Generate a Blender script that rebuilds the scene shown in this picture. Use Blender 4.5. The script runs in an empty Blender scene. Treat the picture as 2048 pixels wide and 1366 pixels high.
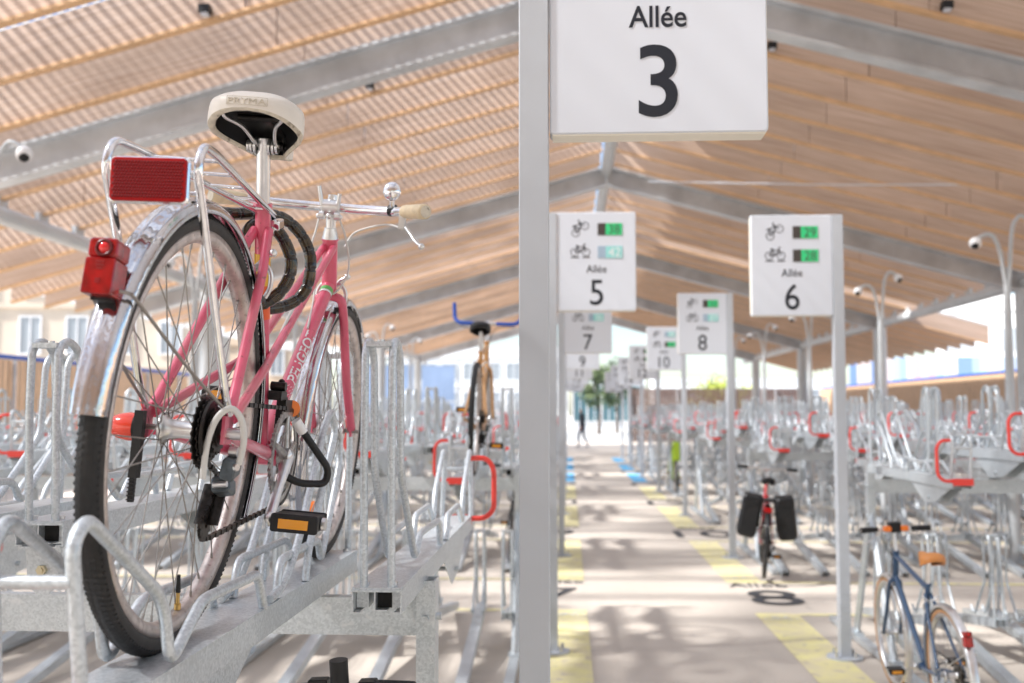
import bpy, math, random
from mathutils import Vector, Matrix
R_ = math.radians
random.seed(7)
# ------------------------------------------------------------------ camera, sky, sun, exposure
sc = bpy.context.scene
C = sc.collection
CAM_H = 1.6
FPX = 2100.0
cam_d = bpy.data.cameras.new('camera'); cam = bpy.data.objects.new('camera', cam_d); C.objects.link(cam)
cam_d.sensor_width = 36; cam_d.lens = 36 * FPX / 2048; cam_d.clip_start = .05; cam_d.clip_end = 900
cam.location = (0, 0, CAM_H)
cam.rotation_euler = (math.pi/2 + math.atan((822-683)/FPX), 0, math.atan((1136-1024)/FPX))
cam_d.dof.use_dof = True; cam_d.dof.focus_distance = 1.95; cam_d.dof.aperture_fstop = 4.0; cam_d.dof.aperture_blades = 0
sc.camera = cam
SUN_DIR = Vector((.92, .24, -1.0)).normalized()          # the way the light travels
elev = math.asin(-SUN_DIR.z); azim = math.atan2(-SUN_DIR.x, -SUN_DIR.y)   # azimuth of the sun, clockwise from +Y
w = bpy.data.worlds.new('World'); sc.world = w; w.use_nodes = True
nt = w.node_tree; bg = nt.nodes['Background']
sky = nt.nodes.new('ShaderNodeTexSky'); sky.sky_type = 'NISHITA'; sky.sun_disc = False
sky.sun_elevation = elev; sky.sun_rotation = azim; sky.air_density = 1.0; sky.dust_density = 1.0; sky.ozone_density = 2.0
nt.links.new(sky.outputs[0], bg.inputs[0]); bg.inputs[1].default_value = .10
sun_d = bpy.data.lights.new('sun', 'SUN'); sun_d.energy = 5.0; sun_d.angle = R_(3.2)   # a little wider: the corrugated sheet scatters the beam
sun_d.color = (1, .98, .95)
sun = bpy.data.objects.new('sun', sun_d); C.objects.link(sun)
sun.rotation_euler = SUN_DIR.to_track_quat('-Z', 'Y').to_euler(); sun.location = (-30, -20, 40)
sc.view_settings.view_transform = 'Standard'; sc.view_settings.look = 'None'
sc.view_settings.exposure = 1.36; sc.view_settings.gamma = 1
sc.cycles.max_bounces = 10; sc.cycles.transparent_max_bounces = 12

# ------------------------------------------------------------------ materials
MATS = {}
def mat(name, col, rough=.5, metal=0, noise=0, nscale=20, bump=0, bscale=60, coat=0, emit=None, stretch=None, col2=None, spec=None, alpha=None, trans=0):
    if name in MATS: return MATS[name]
    m = bpy.data.materials.new(name); m.use_nodes = True; n = m.node_tree; b = n.nodes['Principled BSDF']
    b.inputs['Base Color'].default_value = (*col, 1); b.inputs['Roughness'].default_value = rough; b.inputs['Metallic'].default_value = metal
    if coat: b.inputs['Coat Weight'].default_value = coat; b.inputs['Coat Roughness'].default_value = .08
    if spec is not None: b.inputs['Specular IOR Level'].default_value = spec
    if trans: b.inputs['Transmission Weight'].default_value = trans
    if emit: b.inputs['Emission Color'].default_value = (*emit[:3], 1); b.inputs['Emission Strength'].default_value = emit[3]
    if noise or bump:
        tc = n.nodes.new('ShaderNodeTexCoord'); mp = n.nodes.new('ShaderNodeMapping'); n.links.new(tc.outputs['Object'], mp.inputs[0])
        if stretch: mp.inputs['Scale'].default_value = stretch
    if noise:
        t = n.nodes.new('ShaderNodeTexNoise'); t.inputs['Scale'].default_value = nscale; t.inputs['Detail'].default_value = 5
        n.links.new(mp.outputs[0], t.inputs['Vector'])
        r = n.nodes.new('ShaderNodeValToRGB'); c2 = col2 or tuple(min(1, c*(1+noise)) for c in col); c1 = tuple(c*(1-noise) for c in col) if not col2 else col
        r.color_ramp.elements[0].position = .32; r.color_ramp.elements[1].position = .68
        r.color_ramp.elements[0].color = (*c1, 1); r.color_ramp.elements[1].color = (*c2, 1)
        n.links.new(t.outputs[0], r.inputs[0]); n.links.new(r.outputs[0], b.inputs['Base Color'])
    if bump:
        t2 = n.nodes.new('ShaderNodeTexNoise'); t2.inputs['Scale'].default_value = bscale; t2.inputs['Detail'].default_value = 4
        n.links.new(mp.outputs[0], t2.inputs['Vector'])
        bp = n.nodes.new('ShaderNodeBump'); bp.inputs['Strength'].default_value = bump; bp.inputs['Distance'].default_value = .004
        n.links.new(t2.outputs[0], bp.inputs['Height']); n.links.new(bp.outputs[0], b.inputs['Normal'])
    MATS[name] = m; return m

def galv():
    m = mat('galvanised_steel', (.6, .62, .64), .42, .6)
    n = m.node_tree; b = n.nodes['Principled BSDF']
    tc = n.nodes.new('ShaderNodeTexCoord'); v = n.nodes.new('ShaderNodeTexVoronoi'); v.inputs['Scale'].default_value = 220
    n.links.new(tc.outputs['Object'], v.inputs['Vector'])
    t = n.nodes.new('ShaderNodeTexNoise'); t.inputs['Scale'].default_value = 7; t.inputs['Detail'].default_value = 7
    n.links.new(tc.outputs['Object'], t.inputs['Vector'])
    mx = n.nodes.new('ShaderNodeMix'); mx.data_type = 'FLOAT'; mx.inputs[0].default_value = .55
    sep = n.nodes.new('ShaderNodeSeparateColor'); n.links.new(v.outputs['Color'], sep.inputs[0])
    n.links.new(sep.outputs[0], mx.inputs[2]); n.links.new(t.outputs[0], mx.inputs[3])
    r = n.nodes.new('ShaderNodeValToRGB'); r.color_ramp.elements[0].position = .3; r.color_ramp.elements[1].position = .72
    r.color_ramp.elements[0].color = (.50, .54, .565, 1); r.color_ramp.elements[1].color = (.68, .72, .745, 1)
    n.links.new(mx.outputs[0], r.inputs[0]); n.links.new(r.outputs[0], b.inputs['Base Color'])
    r2 = n.nodes.new('ShaderNodeMapRange'); r2.inputs['To Min'].default_value = .32; r2.inputs['To Max'].default_value = .58
    n.links.new(mx.outputs[0], r2.inputs[0]); n.links.new(r2.outputs[0], b.inputs['Roughness'])
    return m
GALV = galv()
ALU = mat('brushed_aluminium', (.72, .72, .72), .3, .9, noise=.08, nscale=40)
CHROME = mat('chrome', (.8, .8, .82), .09, 1, noise=.1, nscale=60)
FENDER = mat('polished_dented_steel', (.60, .60, .62), .12, 1, noise=.10, nscale=25, bump=.45, bscale=22)
RIM = mat('anodised_rim', (.56, .50, .47), .42, .7, noise=.18, nscale=50)
SPOKE = mat('spoke_steel', (.33, .31, .29), .4, .8)
RUBBER = mat('tyre_rubber', (.013, .0125, .0125), .6, noise=.35, nscale=70, bump=.3, bscale=150)
WALL_R = mat('tyre_sidewall', (.017, .015, .014), .6, noise=.3, nscale=60)
TAN = mat('tan_sidewall', (.5, .27, .13), .6)
BLACK = mat('black_plastic', (.011, .011, .012), .42, noise=.2, nscale=30, spec=.35)
GREASE = mat('greasy_black_steel', (.022, .018, .016), .38, .5, noise=.45, nscale=120)
PINK = mat('pink_enamel', (.66, .095, .165), .28, 0, noise=.07, nscale=25, coat=.5)
PINK_W = mat('worn_pink', (.6, .11, .17), .4, 0, noise=.25, nscale=60, coat=.3)
RED_REFL = mat('red_reflector', (.34, .003, .004), .35, spec=.25)
RED_LENS = mat('red_lens', (.30, .002, .003), .12, coat=.3, noise=.35, nscale=60)
RED_OR = mat('orange_red_lens', (.75, .05, .02), .15, coat=.6)
AMBER = mat('amber_reflector', (.75, .30, .01), .25, coat=.5)
ORANGE = mat('orange_plastic', (.85, .2, .02), .35)
CREAM = mat('cream_saddle_vinyl', (.74, .69, .62), .42, noise=.06, nscale=14, bump=.08, bscale=160)
CREAM2 = mat('cream_saddle_edge', (.60, .54, .44), .5, noise=.16, nscale=60)
IVORY = mat('ivory_grip', (.66, .54, .36), .45, noise=.12, nscale=50)
WHITE = mat('white_paint', (.8, .8, .8), .4)
CABLE = mat('white_cable_housing', (.62, .61, .58), .4)
LOCKM = mat('smoked_lock_sleeve', (.014, .010, .008), .16, coat=.3)
LOCKI = mat('bronze_lock_core', (.055, .038, .020), .18, .3, coat=.3)
DECAL = mat('orange_decal', (.8, .12, .03), .35); DECALY = mat('yellow_decal', (.8, .45, .05), .35); GREEN = mat('green_badge', (.1, .4, .1), .3)
REDH = mat('red_handle_coat', (.78, .05, .035), .35, coat=.3)
POST = mat('light_grey_powder_coat', (.50, .525, .56), .42, noise=.02, nscale=8)
SIGNW = mat('sign_white', (.68, .71, .77), .38)
SIGNS = mat('sign_edge_cream', (.78, .74, .64), .45)
INK = mat('dark_lettering', (.012, .016, .026), .45)
LEDG = mat('led_green', (.03, .34, .14), .5, emit=(.03, .8, .25, .14)); LEDD = mat('led_dark_panel', (.07, .06, .055), .3)
LEDC = mat('led_cyan_lit', (.25, .5, .5), .5, emit=(.25, .75, .6, .10)); LEDB = mat('led_pale_blue', (.35, .45, .55), .3)
STEELW = mat('pale_painted_steel', (.55, .57, .58), .45, .15, noise=.06, nscale=2)
STEELD = mat('galvanised_roof_beam', (.56, .58, .60), .5, .3, noise=.14, nscale=2.5)
YEL = mat('yellow_floor_paint', (.68, .60, .40), .75, noise=.1, nscale=7, col2=(.78, .71, .33), bump=.2, bscale=200); BLUEP = mat('blue_floor_paint', (.1, .42, .72), .7)
FLT = mat('black_floor_paint', (.05, .05, .055), .7); FLW = mat('white_floor_paint', (.75, .74, .7), .7)
HOLLOW_SHADE = mat('painted_hollow_shade', (.01, .01, .01), .8)

def ground_mat():
    m = mat('exposed_aggregate_concrete', (.60, .535, .465), .85, noise=.08, nscale=.9)
    n = m.node_tree; b = n.nodes['Principled BSDF']; old = b.inputs['Base Color'].links[0].from_socket
    tc = n.nodes.new('ShaderNodeTexCoord'); t = n.nodes.new('ShaderNodeTexNoise'); t.inputs['Scale'].default_value = 140; t.inputs['Detail'].default_value = 3
    n.links.new(tc.outputs['Object'], t.inputs['Vector'])
    mx = n.nodes.new('ShaderNodeMix'); mx.data_type = 'RGBA'; mx.blend_type = 'MULTIPLY'; mx.inputs[0].default_value = .45
    r = n.nodes.new('ShaderNodeValToRGB'); r.color_ramp.elements[0].position = .35; r.color_ramp.elements[1].position = .6; r.color_ramp.elements[0].color = (.5, .45, .4, 1)
    n.links.new(t.outputs[0], r.inputs[0]); n.links.new(old, mx.inputs[6]); n.links.new(r.outputs[0], mx.inputs[7]); n.links.new(mx.outputs[2], b.inputs['Base Color'])
    return m
GROUND = ground_mat()

def wood_mat(name, c1, c2, c3):
    m = mat(name, c1, .6); n = m.node_tree; b = n.nodes['Principled BSDF']
    tc = n.nodes.new('ShaderNodeTexCoord'); mp = n.nodes.new('ShaderNodeMapping'); mp.inputs['Scale'].default_value = (.9, 9, 26)
    sx = n.nodes.new('ShaderNodeSeparateXYZ'); n.links.new(tc.outputs['Object'], sx.inputs[0])
    def M_(op, a, b_=None):
        q = n.nodes.new('ShaderNodeMath'); q.operation = op
        for i_, v_ in enumerate((a, b_)):
            if v_ is None: continue
            if isinstance(v_, (int, float)): q.inputs[i_].default_value = v_
            else: n.links.new(v_, q.inputs[i_])
        return q.outputs[0]
    zz = M_('ADD', sx.outputs[2], M_('MULTIPLY', M_('ABSOLUTE', sx.outputs[0]), .272))      # grain follows the slope of the boards
    cx_ = n.nodes.new('ShaderNodeCombineXYZ'); n.links.new(sx.outputs[0], cx_.inputs[0]); n.links.new(sx.outputs[1], cx_.inputs[1]); n.links.new(zz, cx_.inputs[2]); n.links.new(cx_.outputs[0], mp.inputs[0])
    cell = n.nodes.new('ShaderNodeCombineXYZ'); n.links.new(M_('FLOOR', M_('MULTIPLY', sx.outputs[0], .37)), cell.inputs[0]); n.links.new(M_('FLOOR', M_('ADD', sx.outputs[1], .4)), cell.inputs[1]); n.links.new(M_('FLOOR', M_('MULTIPLY', zz, 6.8)), cell.inputs[2])
    wn = n.nodes.new('ShaderNodeTexWhiteNoise'); n.links.new(cell.outputs[0], wn.inputs['Vector']); tint = n.nodes.new('ShaderNodeMapRange'); tint.inputs['To Min'].default_value = .92; tint.inputs['To Max'].default_value = 1.06; n.links.new(wn.outputs['Value'], tint.inputs[0])
    t = n.nodes.new('ShaderNodeTexNoise'); t.inputs['Scale'].default_value = 1.6; t.inputs['Detail'].default_value = 6; t.inputs['Distortion'].default_value = .6
    n.links.new(mp.outputs[0], t.inputs['Vector'])
    r = n.nodes.new('ShaderNodeValToRGB'); e = r.color_ramp.elements; e[0].position = .3; e[0].color = (*c3, 1); e[1].position = .7; e[1].color = (*c2, 1)
    k = e.new(.5); k.color = (*c1, 1)
    n.links.new(t.outputs[0], r.inputs[0])
    mp2 = n.nodes.new('ShaderNodeMapping'); mp2.inputs['Scale'].default_value = (.4, 1.0, 1.0); n.links.new(tc.outputs['Object'], mp2.inputs[0])
    t2 = n.nodes.new('ShaderNodeTexNoise'); t2.inputs['Scale'].default_value = 1.3; n.links.new(mp2.outputs[0], t2.inputs['Vector'])
    mx = n.nodes.new('ShaderNodeMix'); mx.data_type = 'RGBA'; mx.blend_type = 'MULTIPLY'; mx.inputs[0].default_value = .3
    n.links.new(r.outputs[0], mx.inputs[6]); n.links.new(t2.outputs[0], mx.inputs[7])
    vm = n.nodes.new('ShaderNodeVectorMath'); vm.operation = 'SCALE'; n.links.new(mx.outputs[2], vm.inputs[0]); n.links.new(tint.outputs[0], vm.inputs['Scale']); n.links.new(vm.outputs[0], b.inputs['Base Color'])
    return m
WOOD = wood_mat('larch_timber', (.64, .46, .345), (.72, .54, .42), (.54, .37, .265))
WOODF = mat('fence_timber', (.60, .40, .25), .6, noise=.2, nscale=6, stretch=(6, 6, .5))
WOOD_SHADED = mat('shade_darkened_timber', (.16, .10, .08), .7, noise=.25, nscale=5)  # fence timber with shade put into its colour, for the far screen

def sheet_mat(name, tmin, tmax, tint, wave=True):
    m = bpy.data.materials.new(name); m.use_nodes = True; n = m.node_tree; n.nodes.remove(n.nodes['Principled BSDF'])
    out = n.nodes['Material Output']; tr = n.nodes.new('ShaderNodeBsdfTransparent'); tr.inputs[0].default_value = (*tint, 1)
    tl = n.nodes.new('ShaderNodeBsdfTranslucent'); tl.inputs[0].default_value = (.55, .56, .58, 1)
    df = n.nodes.new('ShaderNodeBsdfDiffuse'); df.inputs[0].default_value = (.4, .4, .4, 1)
    m1 = n.nodes.new('ShaderNodeMixShader'); m1.inputs[0].default_value = .45; n.links.new(tl.outputs[0], m1.inputs[1]); n.links.new(df.outputs[0], m1.inputs[2])
    m2 = n.nodes.new('ShaderNodeMixShader'); n.links.new(m1.outputs[0], m2.inputs[1]); n.links.new(tr.outputs[0], m2.inputs[2]); n.links.new(m2.outputs[0], out.inputs[0])
    tc = n.nodes.new('ShaderNodeTexCoord'); wv = n.nodes.new('ShaderNodeTexWave'); wv.bands_direction = 'X'; wv.inputs['Scale'].default_value = 2.9; wv.inputs['Distortion'].default_value = 0
    n.links.new(tc.outputs['Object'], wv.inputs['Vector'])
    ns = n.nodes.new('ShaderNodeTexNoise'); ns.inputs['Scale'].default_value = .55; ns.inputs['Detail'].default_value = 2; n.links.new(tc.outputs['Object'], ns.inputs['Vector'])
    mr = n.nodes.new('ShaderNodeMapRange'); mr.inputs['From Min'].default_value = .2; mr.inputs['From Max'].default_value = .8; mr.inputs['To Min'].default_value = tmin; mr.inputs['To Max'].default_value = tmax
    n.links.new(wv.outputs['Color' if False else 'Fac'], mr.inputs[0])
    mr2 = n.nodes.new('ShaderNodeMapRange'); mr2.inputs['From Min'].default_value = .42; mr2.inputs['From Max'].default_value = .58; mr2.inputs['To Min'].default_value = .22; mr2.inputs['To Max'].default_value = 1.0
    n.links.new(ns.outputs[0], mr2.inputs[0])
    mu = n.nodes.new('ShaderNodeMath'); mu.operation = 'MULTIPLY'; n.links.new(mr.outputs[0], mu.inputs[0]); n.links.new(mr2.outputs[0], mu.inputs[1])
    n.links.new(mu.outputs[0], m2.inputs[0])
    return m
SHEET = sheet_mat('corrugated_clear_roof_sheet', .04, 1.0, (.97, .98, 1))
SHEETO = bpy.data.materials.new('opal_roof_sheet'); SHEETO.use_nodes = True; _n = SHEETO.node_tree; _n.nodes.remove(_n.nodes['Principled BSDF'])
_a = _n.nodes.new('ShaderNodeBsdfTranslucent'); _b = _n.nodes.new('ShaderNodeBsdfDiffuse'); _m = _n.nodes.new('ShaderNodeMixShader'); _a.inputs[0].default_value = (.8, .8, .8, 1); _b.inputs[0].default_value = (.8, .8, .8, 1)
_m.inputs[0].default_value = .72; _n.links.new(_a.outputs[0], _m.inputs[1]); _n.links.new(_b.outputs[0], _m.inputs[2]); _n.links.new(_m.outputs[0], _n.nodes['Material Output'].inputs[0])

def overlay(m, col, scale, lo, hi_, amount, detail=3, stretch=None):
    """mix small patches of another colour (chips, stains, wear) over a material's base colour"""
    n = m.node_tree; b = n.nodes['Principled BSDF']; inp = b.inputs['Base Color']
    tc = n.nodes.new('ShaderNodeTexCoord'); t = n.nodes.new('ShaderNodeTexNoise'); t.inputs['Scale'].default_value = scale; t.inputs['Detail'].default_value = detail
    mp = n.nodes.new('ShaderNodeMapping'); n.links.new(tc.outputs['Object'], mp.inputs[0]); n.links.new(mp.outputs[0], t.inputs['Vector'])
    if stretch: mp.inputs['Scale'].default_value = stretch
    r = n.nodes.new('ShaderNodeMapRange'); r.inputs['From Min'].default_value = lo; r.inputs['From Max'].default_value = hi_; r.inputs['To Max'].default_value = amount
    n.links.new(t.outputs[0], r.inputs[0]); mx = n.nodes.new('ShaderNodeMix'); mx.data_type = 'RGBA'; n.links.new(r.outputs[0], mx.inputs[0])
    if inp.links: n.links.new(inp.links[0].from_socket, mx.inputs[6])
    else: mx.inputs[6].default_value = inp.default_value
    mx.inputs[7].default_value = (*col, 1); n.links.new(mx.outputs[2], inp)
overlay(PINK, (.20, .05, .05), 90, .66, .70, .8, 4)
overlay(PINK, (.55, .16, .18), 9, .52, .68, .5, 4)
overlay(CREAM, (.34, .28, .2), 60, .64, .72, .6, 5)
overlay(CREAM2, (.14, .11, .08), 55, .60, .68, .7, 5)
overlay(RIM, (.25, .18, .16), 110, .60, .68, .6, 4)
overlay(FENDER, (.3, .26, .22), 70, .66, .74, .5, 5)
overlay(GALV, (.36, .37, .38), 2.2, .55, .75, .35, 6)
overlay(GALV, (.78, .79, .80), 34, .64, .72, .5, 2)
overlay(GROUND, (.30, .26, .235), 1.1, .56, .78, .45, 8)
overlay(GROUND, (.26, .23, .21), 6, .68, .76, .4, 6, (1, .12, 1))
overlay(YEL, (.50, .44, .37), 11, .58, .66, .7, 8)
overlay(BLUEP, (.50, .44, .37), 9, .55, .66, .7, 8)
overlay(POST, (.45, .45, .45), 5, .6, .75, .25, 6)

# ------------------------------------------------------------------ mesh helpers
class MB:
    def __init__(s): s.v = []; s.f = []; s.m = []; s.sm = []; s.mats = []; s.cur = 0; s.T = None
    def mat(s, m):
        if m not in s.mats: s.mats.append(m)
        s.cur = s.mats.index(m); return s
    def add(s, vs, fs, smooth=False):
        o = len(s.v)
        for p in vs: s.v.append(tuple(s.T @ Vector(p)) if s.T else tuple(p))
        for f in fs: s.f.append(tuple(i+o for i in f)); s.m.append(s.cur); s.sm.append(smooth)
        return s
    def box(s, x0, x1, y0, y1, z0, z1):
        vs = [(x, y, z) for z in (z0, z1) for y in (y0, y1) for x in (x0, x1)]
        return s.add(vs, [(0, 2, 3, 1), (4, 5, 7, 6), (0, 1, 5, 4), (2, 6, 7, 3), (0, 4, 6, 2), (1, 3, 7, 5)])
    def cbox(s, c, h, M=None, bev=0):
        """box centre c, half sizes h, rotation M, chamfered edges"""
        M = M or Matrix.Identity(3); c = Vector(c)
        if not bev:
            vs = [c + M @ Vector((x*h[0], y*h[1], z*h[2])) for z in (-1, 1) for y in (-1, 1) for x in (-1, 1)]
            return s.add(vs, [(0, 2, 3, 1), (4, 5, 7, 6), (0, 1, 5, 4), (2, 6, 7, 3), (0, 4, 6, 2), (1, 3, 7, 5)])
        # rounded in the xz outline, chamfer in y
        n = 4; pts = []
        for (sx, sz, a0) in ((1, 1, 0), (-1, 1, 90), (-1, -1, 180), (1, -1, 270)):
            for k in range(n+1):
                a = R_(a0 + 90*k/n); pts.append((sx*(h[0]-bev) + bev*math.cos(a), sz*(h[2]-bev) + bev*math.sin(a)))
        N = len(pts); e = min(bev*.4, h[1]*.5); vs = []
        for (y, k) in ((-h[1], e), (-h[1]+e, 0), (h[1]-e, 0), (h[1], e)):
            for (x, z) in pts: vs.append(c + M @ Vector((x*(1-k/h[0]), y, z*(1-k/h[2]))))
        fs = [tuple(range(N)), tuple(range(4*N-1, 3*N-1, -1))]
        for r in range(3):
            for k in range(N): fs.append((r*N+k, (r+1)*N+k, (r+1)*N+(k+1) % N, r*N+(k+1) % N))
        return s.add(vs, fs)
    def tube(s, pts, r, seg=8, closed=False, cap=True, radii=None, flat=None, smooth=True):
        P = [Vector(p) for p in pts]
        Q = [P[0]]
        for p in P[1:]:
            if (p-Q[-1]).length > 1e-6: Q.append(p)
        P = Q; N = len(P)
        if N < 2: return s
        T = []
        for i in range(N):
            if closed: t = P[(i+1) % N] - P[i-1]
            else: t = P[min(i+1, N-1)] - P[max(i-1, 0)]
            T.append(t.normalized() if t.length > 1e-9 else Vector((0, 0, 1)))
        up = Vector((1, 0, 0)) if abs(T[0].x) < .9 else Vector((0, 0, 1))
        u = (up - T[0]*up.dot(T[0])).normalized(); vs = []; fs = []
        for i in range(N):
            u = (u - T[i]*u.dot(T[i]));
            u = u.normalized() if u.length > 1e-6 else T[i].orthogonal().normalized()
            v = T[i].cross(u); rr = radii[i] if radii else r
            # mitre widening at a bend
            for k in range(seg):
                a = 2*math.pi*k/seg; ra = rr; rb = rr*(flat if flat else 1)
                vs.append(P[i] + u*math.cos(a)*ra + v*math.sin(a)*rb)
        for i in range(N if closed else N-1):
            j = (i+1) % N
            for k in range(seg): fs.append((i*seg+k, i*seg+(k+1) % seg, j*seg+(k+1) % seg, j*seg+k))
        s.add(vs, fs, smooth)
        if cap and not closed:
            s.add(vs[:seg], [tuple(range(seg-1, -1, -1))]); s.add(vs[-seg:], [tuple(range(seg))])
        return s
    def cyl(s, a, b, r, seg=12, r2=None): return s.tube([a, b], r, seg, radii=[r, r if r2 is None else r2])
    def lathe(s, prof, c, axis=(1, 0, 0), seg=32, closed=False, a0=0, a1=360):
        """prof: (along, radius); around axis through c"""
        ax = Vector(axis).normalized(); u = Vector((0, 1, 0)) if abs(ax.y) < .9 else Vector((0, 0, 1))
        u = (u-ax*u.dot(ax)).normalized(); v = ax.cross(u); c = Vector(c); full = abs(a1-a0) >= 360; n = seg if full else seg+1; vs = []; fs = []; K = len(prof)
        for i in range(n):
            a = R_(a0+(a1-a0)*i/seg); d = u*math.cos(a)+v*math.sin(a)
            for (x, r) in prof: vs.append(c+ax*x+d*r)
        for i in range(seg):
            j = (i+1) % n
            for k in range(K if closed else K-1):
                l = (k+1) % K; fs.append((i*K+k, j*K+k, j*K+l, i*K+l))
        return s.add(vs, fs, True)
    def sphere(s, c, r, sx=1, sy=1, sz=1, n=12, m=8):
        c = Vector(c); vs = []; fs = []
        for i in range(m+1):
            th = math.pi*i/m
            for k in range(n):
                a = 2*math.pi*k/n; vs.append((c.x+r*sx*math.sin(th)*math.cos(a), c.y+r*sy*math.sin(th)*math.sin(a), c.z+r*sz*math.cos(th)))
        for i in range(m):
            for k in range(n): fs.append((i*n+k, (i+1)*n+k, (i+1)*n+(k+1) % n, i*n+(k+1) % n))
        return s.add(vs, fs, True)
    def prism(s, poly, y0, y1, axis='y'):
        """poly in (x,z) extruded in y (or (y,z) extruded in x)"""
        N = len(poly); f = (lambda p, t: (p[0], t, p[1])) if axis == 'y' else (lambda p, t: (t, p[0], p[1]))
        vs = [f(p, y0) for p in poly]+[f(p, y1) for p in poly]
        fs = [tuple(range(N)), tuple(range(2*N-1, N-1, -1))]+[(k, N+k, N+(k+1) % N, (k+1) % N) for k in range(N)]
        return s.add(vs, fs)
    def mesh(s, name):
        me = bpy.data.meshes.new(name); me.from_pydata(s.v, [], s.f)
        for m in s.mats: me.materials.append(m)
        me.polygons.foreach_set('material_index', s.m); me.polygons.foreach_set('use_smooth', s.sm); me.update()
        return me
    def build(s, name, parent=None, m=None, label=None):
        if m and not s.mats: s.mats = [m]
        o = bpy.data.objects.new(name, s.mesh(name)); C.objects.link(o)
        if parent: o.parent = parent
        if label: o['label'] = label
        return o
def B(m): return MB().mat(m)
def tag(o, label=None, cat=None, group=None, kind=None):
    if label: o['label'] = label
    if cat: o['category'] = cat
    if group: o['group'] = group
    if kind: o['kind'] = kind
    return o
def empty(name, loc=(0, 0, 0), rot=(0, 0, 0)):
    o = bpy.data.objects.new(name, None); C.objects.link(o); o.location = loc; o.rotation_euler = rot; o.empty_display_size = .1; return o
KIDS = {}
def copy_tree(o, parent=None):
    c = o.copy(); C.objects.link(c)
    if parent: c.parent = parent
    for ch in o.children: copy_tree(ch, c)
    return c
def inst(me, name, parent, loc=(0, 0, 0), rz=0, rx=0):
    o = bpy.data.objects.new(name, me); C.objects.link(o); o.parent = parent; o.location = loc; o.rotation_euler = (rx, 0, rz); return o
def fillet(pts, rad, n=5):
    P = [Vector(p) for p in pts]; out = [P[0]]
    rads = rad if isinstance(rad, (list, tuple)) else [rad]*(len(P))
    for i in range(1, len(P)-1):
        a, b, c = P[i-1], P[i], P[i+1]; d1 = (a-b); d2 = (c-b)
        l = min(rads[i], d1.length*.49, d2.length*.49); p0 = b+d1.normalized()*l; p1 = b+d2.normalized()*l
        for k in range(n+1):
            t = k/n; out.append((1-t)**2*p0+2*t*(1-t)*b+t*t*p1)
    out.append(P[-1]); return out
def smooth_path(pts, n=6):
    P = [Vector(p) for p in pts]; out = []
    for i in range(len(P)-1):
        p0 = P[max(i-1, 0)]; p1 = P[i]; p2 = P[i+1]; p3 = P[min(i+2, len(P)-1)]
        for k in range(n):
            t = k/n; out.append(.5*((2*p1)+(p2-p0)*t+(2*p0-5*p1+4*p2-p3)*t*t+(3*p1-p0-3*p2+p3)*t**3))
    out.append(P[-1]); return out
def text_geo(body, size, ax='CENTER', extr=0, xs=1.0, bold=0):
    cu = bpy.data.curves.new('t', 'FONT'); cu.body = body; cu.size = size; cu.align_x = ax; cu.align_y = 'CENTER'; cu.extrude = extr; cu.resolution_u = 6; cu.offset = bold
    o = bpy.data.objects.new('t', cu); C.objects.link(o); dg = bpy.context.evaluated_depsgraph_get(); dg.update()
    me = bpy.data.meshes.new_from_object(o.evaluated_get(dg)); vs = [(v.co.x*xs, v.co.y, v.co.z) for v in me.vertices]; fs = [tuple(p.vertices) for p in me.polygons]
    bpy.data.objects.remove(o); bpy.data.curves.remove(cu); bpy.data.meshes.remove(me); return vs, fs
def text_size(vs):
    xs = [v[0] for v in vs]; ys = [v[1] for v in vs]; return min(xs), max(xs), min(ys), max(ys)
def put_text(mb, body, height, cx, cy, mapper, extr=.0006, xs=.9, bold=0):
    """text whose full height is `height`, centred at cx,cy, mapped by mapper(u,v,w)"""
    vs, fs = text_geo(body, 1.0, 'CENTER', .01, 1.0, bold); a, b_, c, d = text_size(vs); k = height/(d-c)
    vs = [mapper(cx+(v[0]-(a+b_)/2)*k*xs, cy+(v[1]-(c+d)/2)*k, v[2]/.01*extr) for v in vs]
    mb.add(vs, fs)

# ================================================================== GROUND
g = B(GROUND); g.add([(-150, -60, 0), (150, -60, 0), (150, 300, 0), (-150, 300, 0)], [(0, 1, 2, 3)])
tag(g.build('ground'), kind='structure')
PER = 4.65
ROW_L = [2.45+PER*k for k in range(8)]; ROW_R = [7.03+PER*k for k in range(7)]
def rect(mb, x0, x1, y0, y1, z): mb.add([(x0, y0, z), (x1, y0, z), (x1, y1, z), (x0, y1, z)], [(0, 1, 2, 3)])
for name, m, pick in (('yellow_paint_lines', YEL, lambda y: y < 23), ('blue_paint_lines', BLUEP, lambda y: y >= 23)):
    mb = B(m)
    for side, rows in ((-1, ROW_L[:]), (1, ROW_R[:])):
        for c in rows:
            if not pick(c): continue
            y0, y1 = c-1.68, c+1.50
            if side < 0:
                rect(mb, -.22, .145, y0, y1, .004); rect(mb, -7.2, -.2, y0, y0+.09, .0045); rect(mb, -7.2, -.2, y1-.09, y1, .0045)
            else:
                rect(mb, 1.47, 1.80, y0, y1, .004); rect(mb, 1.8, 9.2, y0, y0+.09, .0045); rect(mb, 1.8, 9.2, y1-.09, y1, .0045)
    tag(mb.build(name), kind='structure')
fl = B(FLT); fw = B(FLW)
def floor_map(ox, oy, z=.008): return lambda u, v, w: (ox+u, oy+v, z+w)
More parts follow.
